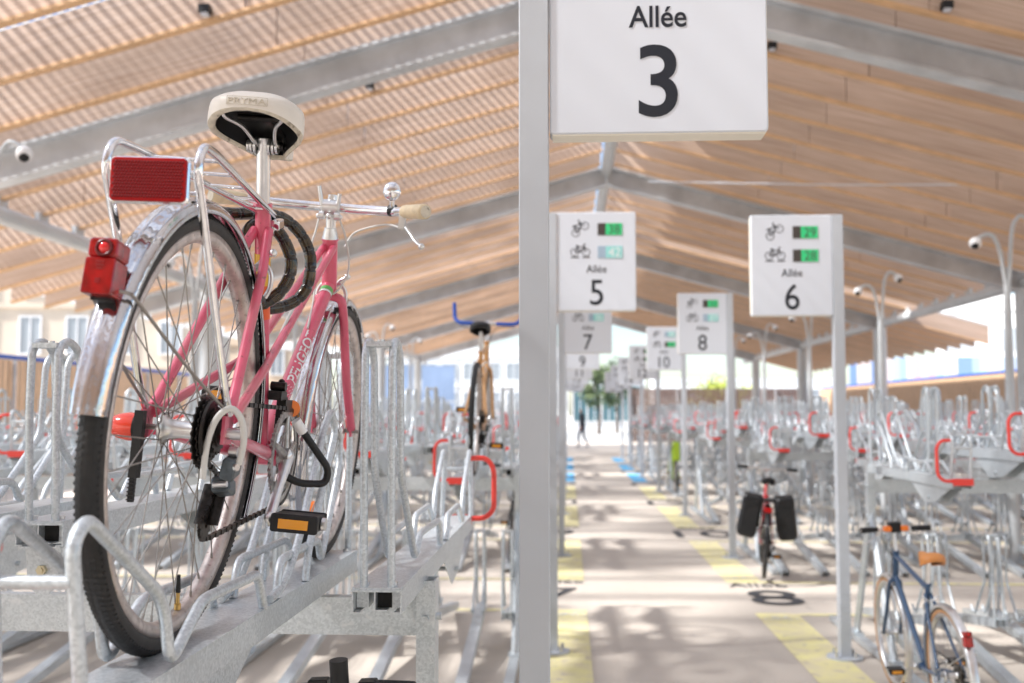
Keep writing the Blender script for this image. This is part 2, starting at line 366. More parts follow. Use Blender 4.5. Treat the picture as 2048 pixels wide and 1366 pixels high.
def bike_icon(mb, mapper, s, tilt=0, base=True):
    """little bicycle drawing of thin flat strokes; s = total width"""
    ca, sa = math.cos(tilt), math.sin(tilt)
    def P(x, y): x *= s; y *= s; return (x*ca-y*sa, x*sa+y*ca)
    def stroke(pts, wd):
        for (a, b_) in zip(pts, pts[1:]):
            a = Vector(P(*a)); b2 = Vector(P(*b_)); d = (b2-a)
            if d.length < 1e-9: continue
            n_ = Vector((-d.y, d.x)).normalized()*wd*s/2
            mb.add([mapper(*(a+n_), 0), mapper(*(b2+n_), 0), mapper(*(b2-n_), 0), mapper(*(a-n_), 0)], [(0, 1, 2, 3)])
    for cx in (-.29, .29): stroke([(cx+.19*math.cos(t*math.pi/8), .19*math.sin(t*math.pi/8)) for t in range(17)], .035)
    stroke([(-.29, 0), (-.15, .26), (.20, .28), (0, .02), (-.29, 0)], .045); stroke([(-.15, .32), (0, .02)], .045)
    stroke([(.29, 0), (.17, .40), (.27, .42)], .045); stroke([(-.24, .33), (-.08, .33)], .06)
    if base: stroke([(-.48, -.26), (-.06, -.26)], .05); stroke([(.10, -.26), (.48, -.26)], .05)
for k in range(1, 6):
    ya = ROW_L[k]-PER/2-.08
    put_text(fl, str(3+2*k), .55, -.08, ya, floor_map(0, 0), extr=.0005); put_text(fl, 'Allée', .16, -.08, ya+.62, floor_map(0, 0), extr=.0005)
for k in range(0, 5):
    ya = ROW_R[k]+PER/2-.28
    put_text(fl, str(8+2*k), .70, 1.76, ya+.16, floor_map(0, 0), extr=.0005, xs=1.0); put_text(fl, 'Allée', .20, 1.72, ya+.78, floor_map(0, 0), extr=.0005)
tag(fl.build('aisle_number_markings'), kind='structure')
for c in ROW_L[1:4]: bike_icon(fw, lambda u, v, w, c=c: (-.0+u, c+1.25+v, .0085), .26, 0, False)
for c in ROW_R[:4]: bike_icon(fw, lambda u, v, w, c=c: (1.63+u, c+1.25+v, .0085), .26, 0, False); bike_icon(fw, lambda u, v, w, c=c: (1.63+u, c-1.45+v, .0085), .26, 0, False)
tag(fw.build('white_bicycle_markings'), kind='structure')

# ================================================================== CANOPY
XR, ZR, SL = .73, 6.6, .272; XE_R, XE_L = 8.27, -6.75
def zroof(x): return ZR-SL*abs(x-XR)
canopy = empty('canopy_roof', (XR, 22, 0)); tag(canopy, 'wide pitched canopy of timber slats on pale steel beams and columns over the bike racks', 'canopy')
canopy_off = Vector((XR, 22, 0))
def cbuild(mb, name, label=None):
    mb.v = [(x-canopy_off.x, y-canopy_off.y, z) for (x, y, z) in mb.v]
    return mb.build(name, canopy, label=label)
YS, YE = -29.0, 49.5
def left_edge(y):      # slanting outer edge on the left
    return -9.3+(y-17)*.07 if y > 10 else -9.8
def right_edge(y): return XE_R+.40 if y < 28 else 11.0
BL_D, BL_S, BL_T = .44, 1.0, .05
def slats(side):
    mb = B(WOOD); y = YS
    k = 0
    while y < YE:
        skip = 28.2 < y < 29.3
        x0 = XR+.12*side; x1 = left_edge(y) if side < 0 else right_edge(y)
        a, b_ = (x1, x0) if side < 0 else (x0, x1)
        d = BL_D; segs = 3
        for q in range(segs):
            xa = a+(b_-a)*q/segs+.006; xb = a+(b_-a)*(q+1)/segs-.006
            j = random.uniform(-.01, .01)
            za, zb = zroof(xa), zroof(xb)
            vs = [(xa, y+j, za), (xb, y+j, zb), (xb, y+j, zb-d), (xa, y+j, za-d), (xa, y+j+BL_T, za), (xb, y+j+BL_T, zb), (xb, y+j+BL_T, zb-d), (xa, y+j+BL_T, za-d)]
            mb.add(vs, [(0, 3, 2, 1), (4, 5, 6, 7), (3, 7, 6, 2), (0, 1, 5, 4), (0, 4, 7, 3), (1, 2, 6, 5)])
        y += BL_S; k += 1
    return mb
cbuild(slats(-1), 'timber_slats', 'sunlit timber slats of the left roof slope'); cbuild(slats(1), 'timber_slats', 'shaded timber slats of the right roof slope')
# pale thin orange laths under the slats' lower edges
for side in (-1, 1):
    mb = B(mat('orange_lath', (.66, .41, .22), .6, noise=.12, nscale=4)); y = YS
    while y < YE:
        x0 = XR+.12*side; x1 = left_edge(y) if side < 0 else right_edge(y); a, b_ = (x1, x0) if side < 0 else (x0, x1)
        za, zb = zroof(a)-BL_D-.003, zroof(b_)-BL_D-.003
        mb.add([(a, y-.02, za), (b_, y-.02, zb), (b_, y-.02, zb-.03), (a, y-.02, za-.03), (a, y+.08, za), (b_, y+.08, zb), (b_, y+.08, zb-.03), (a, y+.08, za-.03)],
               [(0, 3, 2, 1), (4, 5, 6, 7), (3, 7, 6, 2), (0, 1, 5, 4), (0, 4, 7, 3), (1, 2, 6, 5)]); y += BL_S
    cbuild(mb, 'lath')
# corrugated sheet on the left slope and first part of the right, opaque sheet on the rest; a bright gap near Y 28.6
def sheet(x0, x1, y0, y1, corr, m, edge=None):
    mb = B(m); n = max(1, int((x1-x0)/(.0225 if corr else 3))) ; 
    if corr: n = int((x1-x0)/.3)
    vs = []; fs = []
    for i in range(n+1):
        x = x0+(x1-x0)*i/n; z = zroof(x)+.05
        vs += [(x, y0, z), (x, y1, z)]
    for i in range(n): fs.append((2*i, 2*i+1, 2*i+3, 2*i+2))
    mb.add(vs, fs, True); return mb
cbuild(sheet(-9.9, XR-.05, YS, 25.3, True, SHEET), 'roof_sheet', 'clear corrugated sheeting of the left slope')
cbuild(sheet(-9.9, XR-.05, 26.1, YE, True, SHEET), 'roof_sheet')
cbuild(sheet(XR+.05, XR+1.0, YS, YE, True, SHEET), 'roof_sheet')
cbuild(sheet(XR+1.0, 8.72, YS, 25.3, False, SHEETO), 'roof_sheet', 'opaque sheeting of the right slope')
cbuild(sheet(XR+1.0, 8.72, 26.1, 28, False, SHEETO), 'roof_sheet'); cbuild(sheet(XR+1.0, 11.1, 28, YE, False, SHEETO), 'roof_sheet')
RAFT = [-17, -8, 1.5, 10.6, 19.4, 28.3, 37.6, 46.8]
def slope_beam(x0, x1, y, h, wd, drop, m):
    mb = B(m); z0, z1 = zroof(x0)-drop, zroof(x1)-drop; t = .035
    def bar(za, zb, w0, w1):
        vs = [(x0, y-w0, z0-za), (x1, y-w0, z1-za), (x1, y-w0, z1-zb), (x0, y-w0, z0-zb), (x0, y+w0, z0-za), (x1, y+w0, z1-za), (x1, y+w0, z1-zb), (x0, y+w0, z0-zb)]
        mb.add(vs, [(0, 3, 2, 1), (4, 5, 6, 7), (3, 7, 6, 2), (0, 1, 5, 4), (0, 4, 7, 3), (1, 2, 6, 5)])
    bar(0, t, wd, 0); bar(t, h-t, .012, 0); bar(h-t, h, wd, 0); return mb
for y in RAFT:
    cbuild(slope_beam(left_edge(y)+.1, XR-.02, y, .36, .11, .46, STEELD), 'rafter'); cbuild(slope_beam(XR+.02, XE_R, y, .36, .11, .46, STEELD), 'rafter')
mb = B(STEELW); mb.cyl((XR, YS, ZR-.55), (XR, YE, ZR-.55), .11, 12); cbuild(mb, 'ridge_beam')
for x in (XE_R, XE_L):
    mb = B(STEELW); mb.cyl((x, YS, zroof(x)-.64), (x, YE, zroof(x)-.64), .11, 12)
    y = YS
    while y < YE:
        mb.box(x-.03, x+.03, y-.1, y+.16, zroof(x)-.58, zroof(x)-.43); y += BL_S
    cbuild(mb, 'eave_beam')
    for yc in RAFT[4:] if x > 0 else RAFT[3:]:
        mb = B(STEELW); mb.cyl((x, yc, 0), (x, yc, zroof(x)-.72), .17, 16); mb.cyl((x, yc, 0), (x, yc, .02), .3, 16); cbuild(mb, 'column')
# little black clips/junction boxes under slats
for (x, i) in ((-3.4, 23), (-3.2, 24), (-1.55, 22), (-.5, 24), (2.9, 26), (3.6, 25), (4.6, 24), (2.35, 27), (5.2, 23), (-2.3, 27), (-5.9, 25), (-3.6, 28), (2.0, 30)):
    y = YS+BL_S*(i+14)+(-.05); z = zroof(x)-BL_D+.06
    mb = B(BLACK); mb.cbox((x, y-.02, z), (.05, .045, .035)); mb.mat(SIGNW).cbox((x, y-.02, z-.047), (.03, .03, .012)); cbuild(mb, 'junction_box')
# cable stretched under the roof on the right
mb = B(SIGNW); mb.tube([(1.2, 15.5, 5.0), (4, 15.5, 4.92), (10.5, 15.5, 4.86)], .011, 6); cbuild(mb, 'stay_cable')

# ================================================================== AISLE SIGNS
def aisle_sign(num, x_post, y, side, top, led, label, big=False, far=False):
    """side -1: post on the left of its panel; x_post = centre of post"""
    t = empty('aisle_sign', (x_post, y, 0)); tag(t, label, 'sign', 'numbered signs along the main aisle')
    p = B(POST); p.cbox((0, 0, top/2+.006), (.0345, .04, top/2-.006), bev=.005); post = p.build('post', t)
    bp = B(POST); bp.cyl((0, 0, .0), (0, 0, .016), .115, 24); bp.mat(ALU)
    for a in range(4): q = (.085*math.cos(a*math.pi/2+.7), .085*math.sin(a*math.pi/2+.7)); bp.cyl((*q, .016), (*q, .05), .011, 8)
    bp.build('base_plate', post)
    W_ = .505 if big else .53; Hh = .67 if not big else .67; cx = (.0345+.003+W_/2)*(1 if side < 0 else -1); zc = top-Hh/2; yf = -.037
    s_ = B(SIGNW); s_.cbox((cx, -.004, zc), (W_/2, .030, Hh/2), bev=.008)
    s_.mat(SIGNS).cbox((cx, 0, zc-Hh/2-.002), (W_/2-.006, .03, .002)); s_.cbox((cx-W_/2*(1 if side > 0 else -1)*1.0, 0, zc), (.0015, .028, Hh/2-.012)); pan = s_.build('panel', t)
    mp = lambda u, v, w: (cx+u, -.0345-w, zc+v)
    tx = B(INK); put_text(tx, 'Allée', .052, 0, -.059 if big else -.052, mp, bold=.012 if big else 0); tx.build('lettering', pan)
    tn = B(INK); put_text(tn, str(num), .172, 0, -.212, mp, bold=.009 if big else .004, xs=1.0 if big else .9); tn.build('number', pan)
    ic = B(INK); bike_icon(ic, lambda u, v, w: (cx-.108+u, -.0352, zc+.218+v), .135, R_(38), False); ic.build('bicycle_pictogram', pan)
    ic = B(INK); bike_icon(ic, lambda u, v, w: (cx-.108+u, -.0352, zc+.062+v), .135, 0, True); ic.build('bicycle_pictogram', pan)
    for (zz, val, style) in ((.218, led[0], led[2]), (.062, led[1], led[3])):
        d = B(LEDD if style == 0 else LEDB); d.cbox((cx+.092, -.0345, zc+zz), (.083, .0015, .041)); dd = d.build('counter_display', pan)
        q = B(LEDG if style == 0 else LEDC); q.cbox((cx+.092+.027, -.0365, zc+zz), (.055, .0004, .040))
        q.mat(LEDD if style == 0 else WHITE); put_text(q, val, .06, .092+.03, zz, lambda u, v, w: (cx+u, -.0375-w, zc+v), extr=.0004, xs=.95); q.build('digits', dd)
    return t
LX, RX = -.078, 1.785
aisle_sign(3, LX, 2.45, -1, 2.915, ('41', '37', 0, 0), 'large grey post and white sign reading Allée 3, nearest of all', big=True)
L = {5: ('38', '42', 0, 1), 7: ('40', '36', 1, 1), 9: ('33', '31', 0, 1), 11: ('30', '22', 0, 1), 13: ('18', '26', 1, 1), 15: ('20', '24', 1, 1), 17: ('20', '24', 1, 1)}
for k, n in enumerate((5, 7, 9, 11, 13, 15, 17)):
    aisle_sign(n, LX-(.03 if n == 5 else 0), 7.1+PER*k, -1, 2.945 if n == 5 else 2.915, L[n], 'white sign reading Allée %d on its pale post, left side of the main aisle' % n)
Rr = {6: ('29', '28', 0, 0), 8: ('32', '27', 0, 1), 10: ('24', '26', 1, 0), 12: ('25', '29', 0, 0), 14: ('21', '20', 1, 1), 16: ('19', '20', 1, 1), 18: ('18', '15', 1, 1)}
for k, n in enumerate((6, 8, 10, 12, 14, 16, 18)):
    aisle_sign(n, RX, ROW_R[k], 1, 2.90, Rr[n], 'white sign reading Allée %d on its pale post, right side of the main aisle' % n)

# ================================================================== BICYCLE RACKS
# tray local: hoop end at y=0, handle end at y=TL, top surface z=0
TL = 1.60
def tray_channel(lo):
    mb = B(GALV); w2 = .034 if lo else .052; hh = .05
    mb.box(-w2, w2, 0, TL, -.004, 0); mb.box(-w2-.001, w2+.001, -.003, .03, -.0085, -.0041)
    for s in (-1, 1):
        mb.box(s*w2 if s < 0 else w2-.003, s*w2+.003 if s < 0 else w2, .0, TL, -hh, -.0042)
        mb.box(min(s*w2, s*(w2-.016)), max(s*w2, s*(w2-.016)), 0, TL, -hh-.003, -hh-.0002)
        mb.box(min(s*(w2-.004), s*(w2-.030)), max(s*(w2-.004), s*(w2-.030)), TL*.02, TL*.4, -.046, -.0045)
    mb.box(-.006, -.003, .004, .5, -.048, -.0045); mb.box(-.0028, .022, .004, .5, -.049, -.046)
    if not lo: mb.mat(HOLLOW_SHADE).box(-.0028, .0275, .03, .034, -.0455, -.006)  # black plate painting the shade inside the hollow tray end
    mb.mat(GALV)
    if not lo:
        for s in (-1, 1):   # gusset plates of the lift linkage
            mb.prism([(.86, -.056), (1.52, -.056), (1.28, -.15), (1.10, -.165)], s*.036-.0015, s*.036+.0015, axis='x')
        mb.tube([(-.05, 1.18, -.13), (.05, 1.18, -.13)], .008, 8)
    mb.mat(ALU)
    for (x, y) in ((-.03, .035), (.03, .035)): mb.cyl((x, y, 0), (x, y, .008), .009, 6)
    return mb
def guide_wires(seg=8, lo=False, far=False, slant=True, k=1.0):
    mb = B(GALV); r = .0085; n = 5 if seg > 6 else 3
    for s in (-1, 1):
        x = s*.029
        mb.tube(fillet([(x, .012, 0), (x, .0, .30*k), (x, .004, .50*k), (x, .05, .525*k), (x, .105, .49*k), (x, .125, .23*k), (x*1.1, .33, .012), (x*1.25, .37, .07)] + ([] if lo else [(x*1.45, .72, .07), (x*1.45, .74, 0)]), .035, n), r, seg)
        if far: continue
        x = s*.047
        if slant and not lo: mb.tube(fillet([(x, .80, .008), (x, .70, .02), (x, .60, .085), (x, .37, .33), (x, .30, .37), (x, .255, .32), (x, .51, .06), (x, .53, 0)], .05, n), r, seg)
        if lo: continue
        mb.tube(fillet([(x, .84, 0), (x, .88, .068), (x, 1.17, .072), (x, 1.30, .004), (x, 1.325, .10), (x, 1.57, .235), (x, 1.605, .21), (x*1.1, 1.575, 0)], [0, .025, .025, .03, .05, .06, .04, 0], n), r*1.05, seg)
    if not far or True: z5 = .525*k-.02; mb.box(-.027, .027, -.002, .052, z5, z5+.0105); mb.mat(ALU).cyl((0, .03, z5+.0105), (0, .03, z5+.016), .008, 6); mb.mat(GALV)
    if not lo and not far: mb.tube([(-.047, 1.60, .165), (.047, 1.60, .165)], r, seg)
    if far and not lo:
        for s in (-1, 1): mb.tube([(s*.047, 1.30, 0), (s*.047, 1.57, .235), (s*.047, 1.58, 0)], r, seg)
    return mb
def handle(seg=10, n=5):
    mb = B(REDH)
    mb.tube(fillet([(.045, TL-.01, .205), (.105, TL+.0, .205), (.132, TL+.0, .17), (.132, TL+.01, .02), (.10, TL+.01, -.012), (.045, TL+.005, -.012)], .05, n), .0095, seg)
    mb.box(-.052, .052, TL+.001, TL+.02, -.035, .002); return mb
ME_CH = tray_channel(False).mesh('upper_tray'); ME_CHL = tray_channel(True).mesh('lower_tray')
ME_G = guide_wires(10).mesh('wheel_guide'); ME_GB = guide_wires(10, slant=False).mesh('wheel_guide'); ME_GH = guide_wires(10, slant=False, k=.74).mesh('wheel_guide')
_b = B(GALV); _b.prism([(-.040, -.053), (.040, -.053), (.032, -.135), (.012, -.158), (-.012, -.158), (-.032, -.135)], .02, .024); _b.box(-.046, .046, .0, .05, -.0575, -.0535)
_b.mat(mat('zinc_bolt', (.62, .55, .38), .35, .8)); _b.cyl((0, .020, -.105), (0, .010, -.105), .011, 6); _b.cyl((0, .010, -.105), (0, .007, -.105), .006, 8); ME_BR = _b.mesh('tray_bracket'); ME_GL = guide_wires(8, True).mesh('wheel_guide'); ME_H = handle().mesh('pull_handle')
def merged(lo, k=1.0):
    mb = tray_channel(lo)
    for q in ([guide_wires(5, lo, lo, False, k)] + ([] if lo else [handle(6, 3)])):
        for m in q.mats: mb.mat(m)
        o = len(mb.v); mb.v += q.v
        for f, mi, s_ in zip(q.f, q.m, q.sm): mb.f.append(tuple(i+o for i in f)); mb.m.append(mb.mats.index(q.mats[mi])); mb.sm.append(s_)
    return mb.mesh('lower_tray' if lo else 'upper_tray')
ME_FU = merged(False); ME_FH = merged(False, .74); ME_FL = merged(True)
TRAY_Z = 1.232
def rack(xs, yc, label, detail, pulled=()):
    x_in = xs[0][0]; t = empty('bicycle_rack', (x_in, yc, 0)); tag(t, label, 'bike rack', 'double-deck bicycle racks in rows')
    xa = min(q_[0] for q_ in xs)-x_in-.06; xb = max(q_[0] for q_ in xs)-x_in+.06
    sgn = 1 if x_in > 0 else -1
    end_in = (-.09 if sgn > 0 else .055)
    for yy in (.15,):
        mb = B(GALV); mb.box(min(xa, end_in-.02), max(xb, end_in+.0), yy-.02, yy+.02, 1.055, 1.145); mb.build('cross_beam', t)
    L_ = abs(xb-xa); n = 4
    for i in range(n+1):
        px = (end_in if i == 0 else end_in+sgn*L_*i/n)
        mb = B(GALV)
        for yy in (.15,):
            x0, x1 = px-.0225, px+.0225; y0, y1 = yy-.045, yy+.03
            mb.box(x0, x1, y0, y0+.004, .86, 1.19); mb.box(x0, x1, y1-.004, y1, .86, 1.19); mb.box(x0 if sgn > 0 else x1-.004, x0+.004 if sgn > 0 else x1, y0+.004, y1-.004, .86, 1.19)
            for zz in (.90, 1.10):
                mb.cyl((px, y0-.015, zz), (px, y1+.015, zz), .009, 6); mb.cyl((px-.034, (y0+y1)/2, zz), (px+.034, (y0+y1)/2, zz), .009, 6)
            ym = (y0+y1)/2
            for f in (-.30, .55):
                mb.tube([(px, ym+(.02 if f > 0 else -.02), .92), (px, f, .05)], .024, 4, smooth=False); mb.box(px-.04, px+.04, f-.06, f+.06, .0505, .0615)
        mb.build('support_post', t)
        mb = B(GALV); mb.box(px-.03, px+.03, -1.2, 1.2, .012, .05); mb.build('floor_rail', t)
    for i, (x, ty, hz) in enumerate(xs):
        rz = math.pi if ty == 'A' else 0; y0 = .33 if ty == 'A' else -.25
        if ty == 'B': rz = 0
        dy = pulled[i] if i in pulled else 0
        if isinstance(pulled, dict) and i in pulled: y0 += pulled[i]
        jz = random.uniform(-.004, .004); rx = random.uniform(-.004, .006); rz += random.uniform(-.004, .004) if i > 1 else 0; y0 += random.uniform(-.012, .012) if i > 1 else 0
        if detail:
            o = inst(ME_CH, 'upper_tray', t, (x-x_in, y0, TRAY_Z+jz+hz), rz, rx); inst(ME_GH if hz else (ME_G if ty == 'A' else ME_GB), 'wheel_guide', o); inst(ME_H, 'pull_handle', o)
            if hz: inst(ME_BR, 'tray_bracket', o)
            o = inst(ME_CHL, 'lower_tray', t, (x-x_in, y0, .27 if ty == 'A' else .31), rz, -.14); inst(ME_GL, 'wheel_guide', o)
        else:
            inst(ME_FH if hz else ME_FU, 'upper_tray', t, (x-x_in, y0, TRAY_Z+jz+hz), rz, rx); inst(ME_FL, 'lower_tray', t, (x-x_in, y0, .27 if ty == 'A' else .31), rz, -.14)
    return t
def xs_left(n=17, p=.5): 
    o = []
    for k in range(n): o += [(-.40-p*k, 'B', .135*(k % 2)), (-.61-p*k, 'A', .135*(k % 2))]
    return o
def xs_right(n=17):
    o = []
    for k in range(n): o += [(2.10+.38*k, 'A', .145*(k % 2)), (2.30+.38*k, 'B', .145*(k % 2))]
    return o
for k, y in enumerate(ROW_L):
    rack(xs_left(7, .72) if k == 0 else xs_left(14), y, ['galvanised two-tier rack row in the foreground left holding the pink bicycle', 'two-tier rack row beside the Allée 5 sign, left of the main aisle', 'two-tier rack row beside the Allée 7 sign', 'two-tier rack row beside the Allée 9 sign', 'two-tier rack row beside the Allée 11 sign', 'two-tier rack row beside the Allée 13 sign', 'two-tier rack row beside the Allée 15 sign', 'two-tier rack row beside the Allée 17 sign, farthest on the left'][k], k < 2)
for k, y in enumerate(ROW_R):
    rack(xs_right(), y, ['two-tier rack row beside the Allée 6 sign, with the blue bicycle below', 'two-tier rack row beside the Allée 8 sign, with the pannier bicycle below', 'two-tier rack row beside the Allée 10 sign', 'two-tier rack row beside the Allée 12 sign', 'two-tier rack row beside the Allée 14 sign', 'two-tier rack row beside the Allée 16 sign', 'two-tier rack row beside the Allée 18 sign, farthest on the right'][k], k < 2)

# ================================================================== BICYCLES
def gear(mb, c, r, n, th, hole, x=None, ax='x'):
    vs = []; N = n*4
    for side in (-1, 1):
        for k in range(N):
            a = 2*math.pi*k/N; q = k % 4; rr = r if q in (0, 1) else r-.0045
            vs.append((c[0]+side*th/2, c[1]+rr*math.cos(a), c[2]+rr*math.sin(a)))
        for k in range(N):
            a = 2*math.pi*k/N; vs.append((c[0]+side*th/2, c[1]+hole*math.cos(a), c[2]+hole*math.sin(a)))
    fs = []
    for k in range(N):
        l = (k+1) % N
        fs += [(k, l, N+l, N+k), (2*N+k, 3*N+k, 3*N+l, 2*N+l), (k, 2*N+k, 2*N+l, l), (N+k, N+l, 3*N+l, 3*N+k)]
    mb.add(vs, fs)
def wheel(root, c, R, hi, tyre_mat=RUBBER, side_mat=WALL_R, rim_m=RIM, hubw=.032, label=None):
    cx, cy, cz = c; S = 96 if hi else 40
    rm = B(rim_m); rm.lathe([(-.0125, R-.028), (-.0135, R-.024), (-.0135, R-.040), (-.010, R-.047), (0, R-.0495), (.010, R-.047), (.0135, R-.040), (.0135, R-.024), (.0125, R-.028)], c, seg=S)
    rim = rm.build('wheel', root, label=label)
    ty = B(side_mat); tw = .0172; ch = []
    for k in range(17):
        a = R_(-138+276*k/16); ch.append((tw*math.sin(a), R-.0175+.0175*math.cos(a)))
    sec = [q for q in ch if True]
    ty.lathe(sec[:5], c, seg=S); ty.lathe(sec[-5:], c, seg=S); ty.mat(tyre_mat).lathe(sec[4:-4], c, seg=S)
    if hi:   # tread: chevron blocks across the crown, small knobs at the edges
        n = 200
        for k in range(n):
            a = 2*math.pi*k/n
            for s in (-1, 1):
                pts = []
                for (aa, b0, rr) in ((12, .0, .0006), (36, .012, .0008), (56, .02, .0008), (56, .036, .0008), (36, .028, .0008), (12, .016, .0006)):
                    al = R_(aa*s); x = (tw+.0006)*math.sin(al); rad = R-.0175+(.0175+rr)*math.cos(al); t = a+b0; pts.append((cx+x, cy+rad*math.cos(t), cz+rad*math.sin(t)))
                ty.add(pts, [(0, 1, 4, 5), (1, 2, 3, 4)])
                al = R_(64*s); x = tw*math.sin(al); rad = R-.0175+.0175*math.cos(al)
                d = Vector((math.sin(al), math.cos(al)*math.cos(a), math.cos(al)*math.sin(a))); o = Vector((cx+x, cy+rad*math.cos(a), cz+rad*math.sin(a)))
                tn = Vector((0, -math.sin(a), math.cos(a)))*.0019; up = d.cross(tn).normalized()*.0018
                e = o+d*.0015; ty.add([o-tn-up, o+tn-up, o+tn+up, o-tn+up, e-tn*.7-up*.7, e+tn*.7-up*.7, e+tn*.7+up*.7, e-tn*.7+up*.7], [(4, 5, 6, 7), (0, 1, 5, 4), (1, 2, 6, 5), (2, 3, 7, 6), (3, 0, 4, 7)])
    ty.build('tyre', rim)
    sp = B(SPOKE); ns = 36 if hi else 28
    for k in range(ns):
        s = 1 if k % 2 else -1; a = 2*math.pi*k/ns; off = R_(62)*(1 if (k//2) % 2 else -1); hr = .021
        p0 = (cx+s*hubw, cy+hr*math.cos(a+off), cz+hr*math.sin(a+off)); p1 = (cx+s*.002, cy+(R-.047)*math.cos(a), cz+(R-.047)*math.sin(a))
        sp.tube([p0, p1], .00115 if hi else .0013, 5 if hi else 3, cap=False)
        if hi:
            v = (Vector(p0)-Vector(p1)).normalized(); sp.tube([p1, Vector(p1)+v*.012], .0021, 5)
    sp.build('spokes', rim)
    hb = B(ALU); hb.lathe([(-hubw-.008, .008), (-hubw-.004, .026), (-hubw, .026), (-hubw+.003, .017), (-.012, .0135), (.012, .0135), (hubw-.003, .017), (hubw, .026), (hubw+.004, .026), (hubw+.008, .008)], c, seg=20)
    hb.mat(SPOKE).cyl((cx-.07, cy, cz), (cx+.07, cy, cz), .0045, 8); hb.build('hub', rim)
    return rim
def fender(root, c, R, a0, a1, m, w=.023, hi=True, label=None):
    prof = [(w, -.012), (w*.96, -.004), (w*.8, .004), (w*.55, .008), (w*.45, .0072), (w*.2, .0105), (-w*.2, .0105), (-w*.45, .0072), (-w*.55, .008), (-w*.8, .004), (-w*.96, -.004), (-w, -.012)]
    inner = [(x*.95, r-.0012) for x, r in reversed(prof)]
    mb = B(m); mb.lathe([(x, R+r) for x, r in prof+inner], c, seg=72 if hi else 30, closed=True, a0=a0, a1=a1)
    return mb.build('mudguard', root, label=label)
def saddle_fn(c, W2, Lr, Lf):
    cx, cy, cz = c
    def out(phi):
        y = (Lf-Lr)/2+(Lf+Lr)/2*math.sin(phi); f = (y+Lr)/(Lf+Lr); wd = W2*(1-.80*min(1, max(0, (f-.12)/.62))**1.0*(1)) if f > .12 else W2
        t = min(1, max(0, (f-.15)/.55)); t = t*t*(3-2*t); wd = W2*(1-.76*t)
        x = math.copysign(abs(math.cos(phi))**.62, math.cos(phi))*wd; return x, y
    def pt(phi, t, dz=0, grow=0):
        x, y = out(phi); f = (y*t+Lr)/(Lf+Lr)
        z = .012*math.cos(f*math.pi*1.7)-.030*t**3.2
        sc_ = t*(1+grow)
        return Vector((cx+x*sc_, cy+y*sc_, cz+z+dz))
    def skirt(phi):
        x, y = out(phi); f = (y+Lr)/(Lf+Lr); q_ = min(1, abs(x)/W2)**2; k_ = min(1, max(0, (f-.1)/.5)); return (.023+.024*q_)*(1-k_)+.042*k_
    return out, pt, skirt
def saddle(root, c, m, m2, hi=True, W2=.088, name='saddle', text=None, label=None):
    out, pt, skirt = saddle_fn(c, W2, .115, .155); n = 56 if hi else 24; mb = B(m); rows = []
    ts = [0.001, .25, .45, .62, .76, .87, .95, 1.0]
    for t in ts: rows.append([pt(2*math.pi*k/n, t) for k in range(n)])
    for (fz, gr) in ((.25, .022), (.6, .03), (.9, .02)): rows.append([pt(2*math.pi*k/n, 1, -skirt(2*math.pi*k/n)*fz, gr) for k in range(n)])
    def put(rows, smooth=True):
        vs = [p for r in rows for p in r]; fs = []
        for i in range(len(rows)-1):
            for k in range(n): fs.append((i*n+k, i*n+(k+1) % n, (i+1)*n+(k+1) % n, (i+1)*n+k))
        mb.add(vs, fs, smooth)
    put(rows); mb.mat(m2)
    lip = [rows[-1]]
    for (fz, gr) in ((1.0, -.005), (1.03, -.06), (.97, -.10), (.85, -.115)): lip.append([pt(2*math.pi*k/n, 1, -skirt(2*math.pi*k/n)*fz, gr) for k in range(n)])
    put(lip); mb.mat(BLACK)
    ins = [lip[-1]]+[[pt(2*math.pi*k/n, t, -.012) for k in range(n)] for t in (.86, .6, .3, .001)]
    put(ins); o = mb.build(name, root, label=label)
    if hi:
        r = B(ALU); cx, cy, cz = c
        for s in (-1, 1):
            r.tube(smooth_path([(cx+s*.052, cy-.085, cz-.034), (cx+s*.050, cy-.075, cz-.046), (cx+s*.030, cy-.04, cz-.052), (cx+s*.020, cy+.0, cz-.066), (cx+s*.020, cy+.03, cz-.066), (cx+s*.012, cy+.13, cz-.04)], 6), .0035, 8)
        r.build('seat_rail', o); q = B(GREASE); q.box(cx-.05, cx+.05, cy-.09, cy-.06, cz-.032, cz-.022); q.tube([(cx-.045, cy-.02, cz-.03), (cx+.045, cy-.02, cz-.03)], .006, 6); q.build('under_frame', o)
    if text:
        q = B(CREAM2); 
        def mp(u, v, w):
            W_x = W2; phi = -math.acos(min(1, abs(u)/W_x)**(1/.62)) if abs(u) > 1e-6 else -math.pi/2
            if u < 0: phi = -math.pi-phi
            p = pt(phi, 1, -(.0095-v), .026); return (p.x, p.y-.0007-w, p.z)
        put_text(q, text, .0095, 0, .0, mp, extr=.0007, xs=1.5); q.build('embossed_lettering', o)
        # outline box around the word
        q = B(CREAM2); loop = [(-.034, -.0068), (.034, -.0068), (.034, .0068), (-.034, .0068)]
        pts = []
        for (a, b_) in zip(loop, loop[1:]+loop[:1]):
            for k in range(8): t = k/8; pts.append(mp(a[0]+(b_[0]-a[0])*t, a[1]+(b_[1]-a[1])*t, .0002))
        q.tube(pts, .0005, 4, closed=True); q.build('embossed_border', o)
    return o
